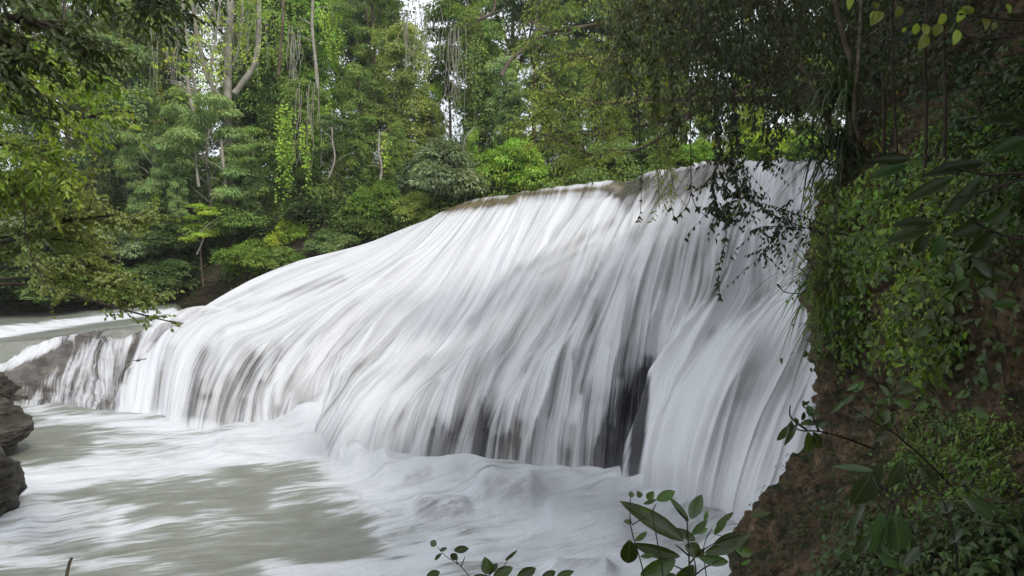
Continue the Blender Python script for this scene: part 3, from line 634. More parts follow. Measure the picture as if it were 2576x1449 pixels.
L_ = [
 ('vine', 250, 60, 54, G_GRY, 'tall vine-hung tree behind the overhanging branch at the left', 1.3),
 ('tall', 170, -120, 52, G_PALE, 'pale leafy tall tree at the upper left, next to the dark overhanging foliage', 1.2),
 ('round2', 330, 130, 50, G_PALE, 'grey-green broad tree left of the bare-stemmed tree', .8),
 ('layer', 530, 262, 48.5, G_PALE, 'pale blue-green tree with layered boughs under the bare stems', .9),
 ('layer', 390, 345, 47.5, G_PALE, 'lower pale layered tree left of the larger layered one', .7),
 ('vine2', 760, 190, 49, G_MID, 'broad column of ivy-green tree hung with yellow-green vines', 1.15),
 ('vine', 700, -60, 55, G_MID, 'tall vine-draped tree right of the curved pale trunk', 1.1),
 ('vine2', 800, -90, 56, G_BRT, 'light green vine-draped tree at the top left of centre', .9),
 ('tall2', 940, -100, 54, G_MID, 'tall tree with open crown left of the largest sky gap', 1.0),
 ('vine', 1010, 40, 51, G_OLV, 'olive green creeper-clad tree beside the sky gap', 1.1),
 ('vine2', 905, 150, 50, G_MID, 'dense blue-green tree in the middle of the forest wall', .95),
 ('round', 1085, 260, 52, G_OLV, 'bright olive tree below the largest sky gap', .62),
 ('vine', 1215, 30, 52, G_MID, 'mid green creeper-clad tree between the two sky gaps', 1.0),
 ('tall', 1350, -220, 55, G_MID, 'tall tree at the top centre above the small sky gap', .9),
 ('round2', 1290, 240, 50, G_DRK, 'dark round tree below the small sky gap', .6),
 ('round', 1190, 330, 49, G_BRT, 'fresh green tree behind the grey bush above the falls', .45),
 ('vine2', 1440, 150, 54, G_MID, 'green tree behind the olive overhanging boughs', 1.0),
 ('round', 1660, 140, 55, G_MID, 'green tree behind the hanging vine curtain', .8),
 ('round2', 1880, 180, 52, G_YEL, 'sunlit yellow-green tree seen under the vine curtain', .75),
 ('round', 2040, 150, 50, G_MID, 'green tree behind the grassy cliff edge', .8),
 ('tall', 640, 60, 58, G_DRK, 'dark open tree behind the curved pale trunk', .9),
 ('slim', 640, 330, 47.5, G_MID, 'slender tree right of the layered pale tree', 1.1),
 ('slim', 840, 260, 47.8, G_DRK, 'slender dark tree right of the yellow vine column', 1.2),
 ('slim', 1370, 300, 50, G_DRK, 'leftmost of the three thin trunks above the upper lip of the falls', .7),
 ('slim', 1425, 290, 50.5, G_MID, 'middle one of the three thin trunks above the upper lip', .7),
 ('slim', 1482, 270, 50, G_MID, 'rightmost of the three thin trunks above the upper lip', .7),
 ('slim', 1128, -60, 59, G_MID, 'thin sparse tree standing in the largest sky gap', 1.0),
 ('vine', 610, 150, 56, G_DRK, 'dark creeper-hung tree behind the forked pale stems', 1.2),
 ('vine2', 470, 210, 54, G_PALE, 'pale creeper-clad tree behind the left lianas', 1.2),
 ('vine', 340, -80, 57, G_OLV, 'tall olive tree hung with creepers right of the dark corner boughs', 1.1),
 ('vine2', 100, 200, 50, G_MID, 'green creeper-clad tree behind the sunlit olive boughs', 1.5),
 ('vine', 850, 330, 48, G_MID, 'lower ivy-green column right of the broad vine curtain', .9),
 ('vine2', 640, 400, 47, G_DRK, 'low dark creeper-clad tree over the bank beside the vine curtain', .9),
 ('vine', 560, 430, 47.4, G_MID, 'low green creeper-clad tree under the layered pale tree', .8),
 ('vine2', 450, 440, 47, G_PALE, 'low pale creeper-clad tree above the brown bank', .8),
 ('vine', 280, 380, 48, G_DRK, 'dark creeper-clad tree above the left end of the bank', 1.1),
 ('vine2', 1000, 300, 48.5, G_MID, 'green creeper column left of the grey bush', .8),
 ('vine', 1080, 200, 53, G_BRT, 'fresh green creeper column at the foot of the largest sky gap', .9),
 ('vine2', 1270, 130, 51, G_PALE, 'pale green creeper column below the small sky gap', .9),
 ('round', 1380, 230, 51, G_MID, 'round green tree behind the three thin trunks', .6),
 ('round2', 1540, 260, 52, G_MID, 'round green tree behind the pale shrub on the lip', .6),
 ('round', 1780, 240, 51, G_BRT, 'bright round tree under the vine curtain above the lip', .6),
 ('tall2', 1180, -120, 57, G_BRT, 'light tall tree right of the largest sky gap', .9),
 ('tall', 760, -140, 58, G_PALE, 'pale tall tree at the top behind the vine-draped trees', 1.0),
]
for k, X, Yt, d, col, lab, wd in L_:
    place(k, X, Yt, d, col, lab, wd, group=FG, bark='bark_pale' if k in ('layer', 'slim') else None)
B_ = [ # (kind, X, Ytop, Ybase, d, colour, label, width)
 ('bush', 1120, 330, 520, 47, G_GRY, 'large grey-green round bush at the left end of the upper lip', 1.0),
 ('bush2', 1295, 335, 495, 47.5, G_BRT, 'bright green round bush above the golden lip of the falls', .9),
 ('bush', 955, 440, 575, 46, G_BRT, 'bright green small bushy tree on the bank left of the grey bush', .75),
 ('bush2', 735, 530, 640, 45.2, G_YEL, 'vivid yellow-green bush on the bank', .7),
 ('slim', 510, 490, 700, 45.5, G_YEL, 'small yellow-leaved tree leaning from the brown bank', 1.6),
 ('bush', 630, 590, 705, 44.2, G_BRT, 'fresh green bush at the waterline left of the falls', 1.0),
 ('bush2', 720, 610, 690, 44, G_MID, 'green bush touching the left slope of the falls', 1.0),
 ('bush', 840, 560, 650, 44.5, G_PALE, 'pale big-leaved bush above the left slope of the falls', 1.0),
 ('bush2', 300, 545, 660, 45, G_GRY, 'grey-green bush at the left end of the brown bank', 1.0),
 ('bush', 900, 520, 620, 45.5, G_MID, 'green bush between the pale bush and the bright small tree', 1.0),
 ('bush', 1545, 335, 450, 49, G_PALE, 'pale green shrub above the rock lip, right of the thin trunks', .9),
 ('bush2', 1650, 330, 450, 49, G_MID, 'green shrub above the rock lip, under the olive boughs', 1.0),
 ('bush', 1750, 340, 440, 48.5, G_BRT, 'light green shrub above the lip under the vine curtain', 1.0),
 ('bush2', 1930, 310, 430, 47, G_YEL, 'sunlit yellow shrub above the lip near the cliff', 1.1),
 ('bush', 1420, 400, 480, 48, G_DRK, 'low dark shrub at the foot of the thin trunks', 1.4),
 ('bush2', 2030, 330, 430, 45, G_BRT, 'bright shrub above the lip beside the cliff grass', 1.0),
 ('bush', 130, 650, 768, 44.6, G_DRK, 'low dark bush at the waterline of the far left river bank', 2.2),
 ('bush2', 260, 655, 765, 44.6, G_MID, 'low green bush at the far waterline behind the fine-leaved branches', 1.8),
 ('bush', 10, 640, 768, 44.6, G_DRK, 'low dark bush at the far waterline, at the left edge', 2.0),
 ('bush2', 400, 640, 740, 45.0, G_DRK, 'low dark bush on the brown bank right of the fine-leaved branches', 1.6),
 ('bush', 180, 560, 700, 46, G_DRK, 'dark bush over the undercut bank at the left', 1.4),
 ('bush2', 60, 500, 700, 46, G_GRY, 'dull green bush at the far left over the river', 1.3),
 ('bush', 430, 530, 640, 46.5, G_DRK, 'dark bush above the brown bank face', 1.2),
 ('bush2', 580, 500, 620, 47, G_MID, 'green bush behind the yellow-leaved small tree', 1.2),
 ('bush', 800, 470, 600, 47, G_DRK, 'dark bush behind the vivid yellow-green bush', 1.3),
 ('bush2', 1040, 470, 570, 45.5, G_OLV, 'olive bush hanging over the reddish earth left of the lip', .9),
]
for k, X, Yt, Yb, d, col, lab, wd in B_:
    place(k, X, Yt, d, col, lab, wd, Yb=Yb, name='shrub' if 'bush' in k else 'tree', cat='shrub' if 'bush' in k else 'tree', group='shrubs along the far bank' if 'bush' in k else FG)

# bare-stemmed tree with lianas
def stem_tree():
    t = Tubes(); q = lambda l, d=49.5: [P(x, y, d) for x, y in l]
    t.add(q([(578, 560), (576, 420), (572, 300), (574, 150), (578, 20), (580, -120)]), .36, .2, 9, .12, 24)
    t.add(q([(574, 310), (555, 250), (520, 190), (497, 90), (470, -60)]), .2, .1, 8, .12, 18)
    t.add(q([(590, 235), (612, 205), (640, 160), (652, 80), (648, -60)], 49), .21, .15, 8, .15, 18)
    t.add(q([(500, 260), (482, 180), (470, 100), (455, -40)], 49), .11, .06, 6, .1, 12)
    t.add(q([(540, 300), (530, 180), (545, 80), (560, -60)], 49), .1, .06, 6, .1, 12)
    t.add(q([(571, 200), (600, 120), (610, 40), (604, -60)], 50), .12, .08, 6, .1, 12)
    for i in range(46):
        x = RNG.uniform(440, 670); y = RNG.uniform(-60, 60); l = RNG.uniform(60, 260); dx = RNG.uniform(-40, 40)
        t.add(q([(x, y), (x+dx*.3, y+l*.4), (x+dx*.5, y+l*.7), (x+dx*.4, y+l)], 48.6+RNG.rand()), .022, .012, 3, samples=7)
    for i in range(16):
        x = RNG.uniform(470, 650); y = RNG.uniform(-20, 200); dx = RNG.choice([-1, 1])*RNG.uniform(30, 80)
        t.add(q([(x, y), (x+dx*.5, y-18), (x+dx, y+RNG.uniform(-20, 20))], 49.2), .03, .01, 3, samples=6)
    tr = t.build('trunk', M['bark_pale']); LV = Leaves('quad', .3, .1)
    for x, y, r in [(470, 60, 60), (520, 20, 60), (560, 110, 40), (500, 130, 40), (620, 30, 50), (450, 160, 30), (660, 20, 40), (540, 190, 25), (480, 220, 25), (590, 10, 60)]:
        n = 16; c = P(x, y, 48.8); pos = c+RNG.randn(n, 3)*r*mpp(49)*.8; spray_leaves(LV, pos, rdir(n), 18, .3, .19, .8)
    st = [P(RNG.uniform(445, 660), RNG.uniform(-20, 120), 48.5+RNG.rand()) for _ in range(30)]; strands(LV, st, 3.2, .17, .12)
    cr = LV.build('crown', M['leaf']); cr.color = G_YEL
    return keep(thing('tree', P(578, 560, 49.5), 'pale bare-stemmed tree with several leaning trunks and hanging lianas', 'tree', FG), tr, cr)
stem_tree()

def bare_stems():
    L = [('slim crooked pale trunk under the layered pale tree', [(575, 505), (566, 450), (560, 400), (556, 350)], 47.2, .13),
         ('short pale trunk left of the crooked one', [(500, 470), (494, 420), (492, 380)], 47.2, .10),
         ('straight pale trunk rising behind the left lianas', [(490, 300), (478, 240), (470, 190)], 48.5, .16),
         ('pale leaning trunk at the left below the dark corner boughs', [(360, 560), (345, 430), (335, 300), (318, 180)], 49, .17),
         ('slender pale trunk between the vine-draped trees at the top', [(800, 235), (795, 170), (785, 60), (790, -40)], 49.5, .14),
         ('reddish straight trunk right of the curved pale stem', [(700, 190), (706, 120), (712, 40), (708, -40)], 50, .13),
         ('thin wavy white stem in the middle of the forest wall', [(828, 445), (842, 400), (836, 350), (836, 320)], 46.8, .06),
         ('thin white trunk above the bright green small tree', [(957, 455), (960, 420), (953, 380), (955, 330)], 46.6, .09),
         ('dead grey branching stem in front of the round grey bush', [(1120, 470), (1160, 400), (1170, 350), (1195, 320)], 45.6, .05),
         ('white bare branch twisting below the yellow-leaved small tree', [(495, 640), (512, 600), (505, 585), (520, 570)], 44.6, .05),
         ('dark red leaning trunk beside the small sky gap', [(1262, 190), (1285, 150), (1320, 120), (1360, 60)], 48, .16),
         ('dark curved limb at the top right of centre', [(1200, 50), (1240, 30), (1245, -20)], 47, .12)]
    for lab, q, d, r0 in L:
        t = Tubes(); p = [P(x, y, d) for x, y in q]; t.add(p, r0, r0*.6, 7, .2, 18)
        for k in range(5):
            a = catmull(np.array(p), 18)[RNG.randint(4, 17)]; e = a+np.array([RNG.choice([-1, 1])*RNG.uniform(.5, 1.3), RNG.uniform(-.4, .4), RNG.uniform(.1, .9)])
            t.add([a, (a+e)/2+[0, 0, .12], e], r0*.3, r0*.12, 4, samples=6)
        dk = 'dark' in lab or 'reddish' in lab
        o = t.build('bare_trunk', M['bark'] if dk else M['bark_pale']); tag(o, lab, 'trunk', 'bare trunks on the forest wall')
    for lab, X, w_, Y0, Y1, n, d in [('bundle of straight hanging lianas beside the curved pale stem', 745, 18, 60, 240, 12, 48.5), ('grey liana threads hanging in the largest sky gap', 1150, 30, 60, 300, 14, 49),
            ('grey liana tangle over the olive creeper-clad tree', 1060, 50, 0, 170, 18, 48.5), ('thin brown lianas over the ivy column', 775, 30, 200, 420, 10, 46.8), ('liana threads at the upper left over the pale tree', 410, 40, 60, 260, 12, 49)]:
        t = Tubes()
        for i in range(n):
            x = X+RNG.uniform(-w_, w_); y = Y0+RNG.uniform(0, 50); l = (Y1-Y0)*RNG.uniform(.5, 1)
            t.add([P(x, y, d), P(x+RNG.uniform(-8, 8), y+l*.4, d), P(x+RNG.uniform(-12, 12), y+l*.7, d), P(x+RNG.uniform(-9, 9), y+l, d)], .022, .012, 3, samples=8)
        tag(t.build('liana', M['bark_pale']), lab, 'liana', 'lianas on the forest wall')
bare_stems()

# hanging yellow-green vines over the forest wall
def far_vine(label, X, Y0, Y1, d, n, spread, col):
    t = Tubes(); LV = Leaves('quad', .3, .1)
    for i in range(n):
        x = X+RNG.uniform(-spread, spread); y0 = Y0+RNG.uniform(0, (Y1-Y0)*.5); l = (Y1-y0)*RNG.uniform(.35, 1)*mpp(d)
        strands(LV, [P(x, y0, d+RNG.uniform(-.3, .3))], l, .2, .075, .75, .25, t)
    a = t.build('stem', M['bark']); b = LV.build('foliage', M['leaf']); b.color = col
    keep(thing('hanging_vine', P(X, Y0, d), label, 'vine', 'vines hanging on the forest wall'), a, b)
Gv = (.32, .48, .06, 1)
far_vine('broad curtain of vivid yellow-green vine on the ivy column', 715, 250, 520, 47.0, 22, 26, Gv)
far_vine('narrow yellow-green vine right of the broad vine curtain', 772, 300, 480, 47.0, 10, 14, Gv)
far_vine('yellow-green vine draping high beside the curved trunk', 690, 20, 240, 52, 14, 25, G_BRT)
far_vine('bright vine hanging at the top centre left', 830, 0, 160, 52, 16, 30, Gv)
far_vine('small bright vine below the blue-green tree', 975, 340, 460, 47.6, 9, 14, Gv)
far_vine('short yellow vine tip over the bank', 385, 440, 620, 46.5, 9, 12, G_YEL)
far_vine('long thin vine hanging left of the sky gap', 1050, 40, 330, 49, 10, 24, G_OLV)
far_vine('vine hanging over the bank left of the yellow small tree', 340, 200, 420, 48, 12, 26, G_PALE)
far_vine('long thread-like vine right of the sky gap', 1185, 60, 300, 50, 12, 26, G_MID)

# undergrowth on the slope, too dense to count
def undergrowth():
    LV = Leaves('quad', .3, .1); n = 5200
    x = RNG.uniform(-42, 32, n); d = 44.6+RNG.rand(n)**1.3*24; z = ground_far(x, d)
    keepm = ~((d < 46.3) & (x > -24) & (x < -17.5)) & ~((d < 46.6) & (x < -17.5) & (z < 5))
    x, d, z = x[keepm], d[keepm], z[keepm]; k = len(x)
    pos = np.stack([x, d-.2, z+RNG.rand(k)*(.6+(d-44)*.16)], 1); out = nrm(np.array([0, -.6, .8])+.5*rdir(k))
    spray_leaves(LV, pos, out, 26, .55, .24, .5, .5)
    o = LV.build('undergrowth', M['leaf']); o.color = G_MID
    tag(o, 'dense green undergrowth covering the slope below the trees', 'undergrowth', kind='stuff')
    LV = Leaves('quad', .3, .1); n = 3800; X = RNG.uniform(-350, 2500, n); Y = RNG.uniform(-160, 520, n)
    ok = ~((np.abs(X-1130) < 70) & (Y > 60) & (Y < 290) & (RNG.rand(n) < .22)) & ~((np.abs(X-1345) < 35) & (Y > 90) & (Y < 180)) & (vn(X/60, Y/45, seed=77) > -.55)
    X, Y = X[ok], Y[ok]; pos = P(X, Y, 73+RNG.rand(len(X))*8)
    spray_leaves(LV, pos, nrm(np.array([0, -.7, .6])+.6*rdir(len(X))), 26, 1.25, .5, .6, .8)
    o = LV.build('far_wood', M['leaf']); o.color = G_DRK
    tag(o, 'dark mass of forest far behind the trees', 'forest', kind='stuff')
undergrowth()

# ------------------------------------------------------------------ near foliage generators
def grow(t, LV, limb, nsub, sub, ntw, tw, leaf, wid=.4, r=.02, droop=.25, side=None, start=.15, spacing=None, ldroop=.5, face=None):
    """limb polyline -> side branches -> twigs -> alternate leaves"""
    limb = catmull(np.array(limb, float), 24); tot = 0
    for i in range(nsub):
        u = start+(1-start)*(i+RNG.rand())/nsub; j = min(int(u*23), 22); p = limb[j]; td = nrm(limb[j+1]-limb[j])
        dv = nrm(td*.9+rdir(1)[0]*.85*np.array([1, 1, .55])); L = sub*RNG.uniform(.5, 1.15)*(1-.35*u)
        q = [p, p+dv*L*.35, p+dv*L*.7+np.array([0, 0, -droop*L*.2]), p+dv*L+np.array([0, 0, -droop*L*.55])]
        q = catmull(np.array(q), 9); t.add(q, r*.5, r*.15, 4)
        for m in range(ntw):
            u2 = .15+.85*(m+RNG.rand())/ntw; j2 = min(int(u2*8), 7); p2 = q[j2]; td2 = nrm(q[j2+1]-q[j2])
            d2 = nrm(td2*.8+rdir(1)[0]*.8*np.array([1, 1, .5])); L2 = tw*RNG.uniform(.5, 1.2)
            sp_ = spacing or leaf*.42; n = max(3, int(L2/sp_)); uu = np.linspace(.08, 1, n)[:, None]
            pts = p2+d2*L2*uu+np.array([0, 0, -droop*L2*.5])*uu**2
            if r > 0: t.add(pts[::max(1, n//3)], r*.16, r*.1, 3)
            sd_ = nrm(np.cross(d2, np.array([0, 0, 1.]))); alt = np.where(np.arange(n) % 2, 1., -1.)[:, None]
            dr = nrm(d2*.55+sd_*alt*.7+np.array([0, 0, -ldroop])+.65*rdir(n))
            nr = nrm(np.array([0, -.8, .6])+.75*rdir(n)+(0 if face is None else np.array(face)))
            tt = np.clip(.15+.35*RNG.rand()+.5*RNG.rand(n), 0, 1); l = leaf*RNG.uniform(.65, 1.15, n)
            LV.add(pts, dr, nr, l, l*wid, tt)
def near_tree(label, base, limbs, col, args, kind='ovate', name='tree', cat='tree', group=None, bark='bark_dark', mat='leaf_near', r0=.09, parts=('trunk', 'crown'), dx=0):
    t = Tubes(); LV = Leaves(kind, .3, .25)
    for lb in limbs:
        pts, kw = (lb if isinstance(lb, tuple) else (lb, {})); k = dict(args); k.update(kw); rr = k.pop('rl', r0)
        q = np.array([P(p[0]-dx, *p[1:]) for p in pts]); t.add(q, rr, rr*.25, 7, .1, 22); grow(t, LV, q, **k)
    a = t.build(parts[0], M[bark]); b = LV.build(parts[1], M[mat]); b.color = col
    return keep(thing(name, base, label, cat, group), a, b)

# left overhanging tree: trunk out of the frame
A_ = dict(nsub=22, sub=1.1, ntw=9, tw=.45, leaf=.105, wid=.46, r=.03)
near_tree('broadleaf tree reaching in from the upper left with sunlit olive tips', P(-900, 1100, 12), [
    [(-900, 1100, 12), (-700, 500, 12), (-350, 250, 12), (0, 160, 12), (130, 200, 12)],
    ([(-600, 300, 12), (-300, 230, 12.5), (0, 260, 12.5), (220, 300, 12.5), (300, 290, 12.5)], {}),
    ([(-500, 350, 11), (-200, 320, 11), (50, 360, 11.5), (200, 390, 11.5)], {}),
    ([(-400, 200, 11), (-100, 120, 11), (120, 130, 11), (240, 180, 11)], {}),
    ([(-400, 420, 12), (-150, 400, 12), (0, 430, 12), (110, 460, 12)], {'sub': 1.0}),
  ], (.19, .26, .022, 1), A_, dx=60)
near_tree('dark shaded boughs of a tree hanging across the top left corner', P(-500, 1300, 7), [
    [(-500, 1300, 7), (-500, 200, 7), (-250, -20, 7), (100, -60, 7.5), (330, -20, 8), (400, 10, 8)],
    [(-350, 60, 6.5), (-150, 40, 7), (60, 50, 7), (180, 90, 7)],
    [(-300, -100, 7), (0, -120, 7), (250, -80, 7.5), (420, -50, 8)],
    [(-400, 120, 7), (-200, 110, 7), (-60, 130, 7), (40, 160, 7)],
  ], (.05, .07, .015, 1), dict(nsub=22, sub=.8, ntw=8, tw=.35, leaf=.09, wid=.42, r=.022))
near_tree('fine-leaved tree with long low branches reaching over the river at the left', P(-700, 1000, 12), [
    [(-700, 1000, 12), (-400, 750, 12), (-100, 650, 12), (60, 590, 12), (150, 560, 12), (290, 540, 12)],
    ([(-300, 700, 12), (0, 615, 12), (120, 560, 12), (240, 545, 12), (340, 555, 12)], {'rl': .035}),
    ([(-300, 750, 12), (-50, 640, 12), (100, 640, 12), (200, 670, 12), (290, 690, 12)], {'rl': .03}),
    ([(-300, 780, 11.5), (0, 715, 11.5), (150, 735, 11.5), (280, 770, 11.5), (390, 800, 11.5), (460, 815, 11.5)], {'rl': .03, 'nsub': 8, 'sub': .25, 'ntw': 3, 'tw': .18, 'start': .25}),
    ([(-200, 720, 12), (60, 700, 12), (200, 715, 12), (320, 725, 12), (390, 745, 12)], {'rl': .02, 'nsub': 22, 'sub': .38, 'tw': .25}),
    ([(-300, 560, 12.5), (-50, 500, 12.5), (80, 490, 12.5), (220, 480, 12.5)], {'rl': .03}),
    ([(-300, 640, 12.5), (-50, 600, 12.5), (100, 600, 12.5), (220, 610, 12.5)], {'rl': .03}),
    ([(60, 500, 11), (70, 620, 11), (110, 700, 11)], {'rl': .012, 'nsub': 5}),
  ], (.17, .20, .05, 1), dict(nsub=24, sub=.75, ntw=8, tw=.30, leaf=.075, wid=.62, r=.022, droop=.1, start=.3), r0=.06)

# olive boughs leaning in over the falls from the right
near_tree('olive green tree whose boughs lean left over the upper lip', P(2450, 700, 26), [
    [(2450, 700, 26), (2300, 300, 27), (2050, 190, 27), (1800, 130, 27), (1600, 60, 27), (1450, 70, 27), (1340, 90, 27)],
    ([(1950, 170, 27), (1800, 260, 27), (1600, 320, 26.5), (1450, 340, 26.5), (1340, 300, 26.5)], {'rl': .1}),
    ([(1800, 250, 26), (1650, 250, 26), (1500, 260, 26), (1400, 250, 26)], {'rl': .07}),
    ([(1750, 280, 26), (1620, 370, 26), (1500, 390, 26), (1380, 340, 26)], {'rl': .07}),
    ([(1800, 120, 27), (1620, 140, 27), (1500, 150, 27), (1400, 140, 27)], {'rl': .07}),
    ([(1800, 60, 27), (1620, 0, 27), (1480, -40, 27), (1350, -30, 27)], {'rl': .07}),
    ([(1780, 10, 26), (1700, 60, 26), (1560, 110, 26), (1500, 200, 26)], {'rl': .05}),
  ], (.22, .27, .06, 1), dict(nsub=16, sub=2.3, ntw=8, tw=.9, leaf=.21, wid=.32, r=.06, droop=.2), kind='quad', r0=.2, bark='bark', mat='leaf')
# pale limb crossing behind the vine curtain
def limb_tree():
    t = Tubes(); t.add([P(2600, 900, 17), P(2420, 420, 18), P(2200, 262, 19), P(2000, 252, 20), P(1800, 250, 20), P(1620, 250, 20.5)], .22, .05, 9, .1, 30)
    t.add([P(2200, 262, 19), P(1900, 190, 20), P(1760, 90, 20), P(1700, 10, 20), P(1660, -80, 20)], .17, .12, 8, .1, 24)
    t.add([P(2250, 420, 17.5), P(2180, 250, 18), P(2130, 120, 18), P(2080, -80, 18)], .1, .06, 8, .1, 20)
    t.add([P(2190, 430, 17), P(2150, 300, 17), P(2160, 150, 17.5), P(2170, -60, 18)], .06, .04, 7, .1, 20)
    t.add([P(2130, 440, 18), P(2060, 250, 18), P(1980, 100, 18.5), P(1900, -60, 19)], .07, .04, 7, .1, 20)
    for i in range(60):
        x = RNG.uniform(1600, 2150); y = RNG.uniform(-60, 260); dx = RNG.uniform(-90, 60); dy = RNG.uniform(-20, 130)
        t.add([P(x, y, 18.5), P(x+dx*.4, y+dy*.2, 18.4), P(x+dx, y+dy, 18.2)], .014, .005, 3, samples=6)
    a = t.build('trunk', M['bark']); LV = Leaves('lance', .3, .2)
    X = RNG.uniform(1540, 2180, 900); Y = RNG.uniform(-120, 400, 900)
    lim = 230+120*vn(X/70, X*0, seed=5)+np.where(X < 1700, -60, 40); ok = Y < lim; X, Y = X[ok], Y[ok]; k = len(X)
    D = 18+RNG.rand(k)*3; pos = P(X, Y, D)
    n = 24; pp = np.repeat(pos, n, 0)+RNG.randn(k*n, 3)*[.3, .3, .28]; dr = nrm(np.array([0, 0, -1.])+.55*rdir(k*n)); l = .16*RNG.uniform(.6, 1.2, k*n)
    LV.add(pp, dr, nrm(np.array([0, -1, .2])+.9*rdir(k*n)), l, l*.36, np.clip(np.repeat(RNG.rand(k), n)*.5+.5*RNG.rand(k*n), 0, 1))
    b = LV.build('crown', M['leaf_near']); b.color = (.05, .062, .024, 1)
    keep(thing('tree', P(2600, 900, 17), 'dark tree on the cliff with drooping leaves forming a curtain at the top right', 'tree'), a, b)
limb_tree()

# hanging vines in front of the falls
def near_vine(label, pts, leaf, col=(.03, .045, .015, 1), side=0, dens=1., dry=False, wid=.45, r=.008):
    t = Tubes(); LV = Leaves('ovate', .3, .25)
    for pl in pts:
        q = catmull(np.array([P(*p) for p in pl]), 30); t.add(q, r, r*.5, 4)
        seg = np.linalg.norm(np.diff(q, axis=0), axis=1); L = seg.sum(); n = int(L/leaf*1.5*dens)+2
        u = np.sort(RNG.rand(n))*29; i = np.clip(u.astype(int), 0, 28); b = q[i]+(q[i+1]-q[i])*(u-i)[:, None]
        al = np.where(np.arange(n) % 2, 1., -1.)[:, None]; dr = nrm(al*np.array([1., .1, 0])*.75+np.array([0, 0, -.8])+.5*rdir(n))
        l = leaf*RNG.uniform(.6, 1.15, n); LV.add(b, dr, nrm(np.array([0, -1, .4])+.7*rdir(n)), l, l*wid)
        for m in range(int(side)):
            j = RNG.randint(2, 28); p0 = q[j]; e = p0+np.array([RNG.uniform(-.5, .5), 0, RNG.uniform(-.55, .05)]); s_ = np.linspace(0, 1, 7)[:, None]; tw = p0+(e-p0)*s_
            t.add(tw, r*.5, r*.3, 3); dd = nrm(np.array([0, 0, -1.])+.8*rdir(7)); l = leaf*RNG.uniform(.6, 1.1, 7); LV.add(tw, dd, nrm(np.array([0, -1, .3])+.7*rdir(7)), l, l*wid)
    a = t.build('stem', M['bark_dark']); b = LV.build('foliage', M['leaf_near']); b.color = col
    keep(thing('hanging_vine', P(*pts[0][0]), label, 'vine', 'vines hanging in front of the falls'), a, b)
d_ = 11.
near_vine('dense dark hanging vine cluster in front of the upper right falls', [[(1800, -60, d_), (1830, 150, d_), (1812, 320, d_), (1825, 480, d_), (1835, 560, d_)], [(1830, 100, d_), (1850, 300, d_), (1872, 440, d_), (1880, 500, d_)], [(1795, 200, d_), (1800, 380, d_), (1795, 490, d_), (1815, 545, d_)], [(1850, 200, d_), (1840, 380, d_), (1850, 470, d_), (1862, 540, d_)]], .105, side=20, dens=1.8)
near_vine('long single leaf strand trailing down the middle of the right falls', [[(1822, 545, d_), (1826, 600, d_), (1812, 660, d_), (1806, 710, d_), (1812, 752, d_)]], .085, dens=1.6, wid=.5)
near_vine('thin horizontal vine with few leaves, left of the dense cluster', [[(1736, 200, d_), (1738, 400, d_), (1735, 500, d_), (1700, 548, d_), (1690, 520, d_)], [(1738, 480, d_), (1750, 520, d_), (1772, 540, d_)]], .1, dens=.45)
near_vine('leafy twigs dangling between the dense cluster and the cliff', [[(2090, 570, d_), (2020, 545, d_), (1950, 520, d_), (1880, 505, d_)], [(2080, 590, d_), (1990, 560, d_), (1930, 530, d_), (1870, 480, d_)], [(1990, 500, d_), (1960, 560, d_), (1945, 600, d_), (1905, 655, d_)], [(2060, 575, d_), (1960, 570, d_), (1920, 570, d_), (1890, 580, d_)]], .085, side=9, dens=.8)
near_vine('slender bare vine with sparse leaves crossing the brown rock lip', [[(1600, 200, 13), (1612, 400, 13), (1612, 520, 13), (1605, 560, 13)]], .08, dens=.5)
near_vine('drooping vine at the left edge of the dark leaf curtain', [[(1560, -50, 15), (1570, 100, 15), (1580, 230, 15)], [(1620, -50, 15), (1640, 150, 15), (1650, 300, 15)], [(1680, 0, 14), (1690, 200, 14), (1700, 330, 14)]], .14, side=30, dens=2.2, col=(.07, .085, .02, 1))
near_vine('long drooping vines in the centre of the dark leaf curtain', [[(1880, -40, 13), (1890, 150, 13), (1900, 330, 13)], [(1960, -40, 13), (1960, 200, 13), (1950, 380, 13)], [(1910, 100, 13), (1930, 280, 13), (1925, 420, 13)], [(2010, 0, 13), (2000, 200, 13), (2010, 330, 13)], [(1760, -40, 14), (1765, 200, 14), (1770, 330, 14)]], .11, side=28, dens=1.6, col=(.045, .055, .02, 1))

# grass tufts arching off the cliff edge
def tuft(label, X, Y, d, n, L, col, wid=.012, lean=(-.5, -.2, .35), grp='grass tufts hanging from the cliff', spread=.25):
    LVs = []; base = P(X, Y, d); V_, F_ = [], []; LV = Leaves('quad'); verts = []; polys = []; off = 0; tint = []
    for i in range(n):
        b = base+RNG.randn(3)*[spread, spread, spread*.7]; dv = nrm(np.array(lean)+rdir(1)[0]*.55); l = L*RNG.uniform(.5, 1.15); k = 9
        u = np.linspace(0, 1, k)[:, None]; p = b+dv*l*u+np.array([0, 0, -1.])*l*.75*u**2.2
        s_ = nrm(np.cross(dv, [0, 0, 1.]))*wid*(1-u**2*.92)*RNG.uniform(.7, 1.3); v = np.stack([p-s_, p+s_], 1).reshape(-1, 3); verts.append(v)
        a = np.arange(k-1)*2+off; polys.append(np.stack([a, a+1, a+3, a+2], 1)); off += 2*k; tint.append(np.full(2*k, RNG.rand()))
    nv_ = np.concatenate(verts)
    o = link_mesh('grass_tuft', nv_, [np.concatenate(polys)], M['leaf_near'], uv=np.zeros((len(nv_), 2)), attrs={'tint': np.concatenate(tint)}); o.color = col
    co = nv_-base; o.data.vertices.foreach_set('co', co.astype(np.float32).ravel()); o.data.update(); o.location = tuple(base)
    return tag(o, label, 'grass', grp)
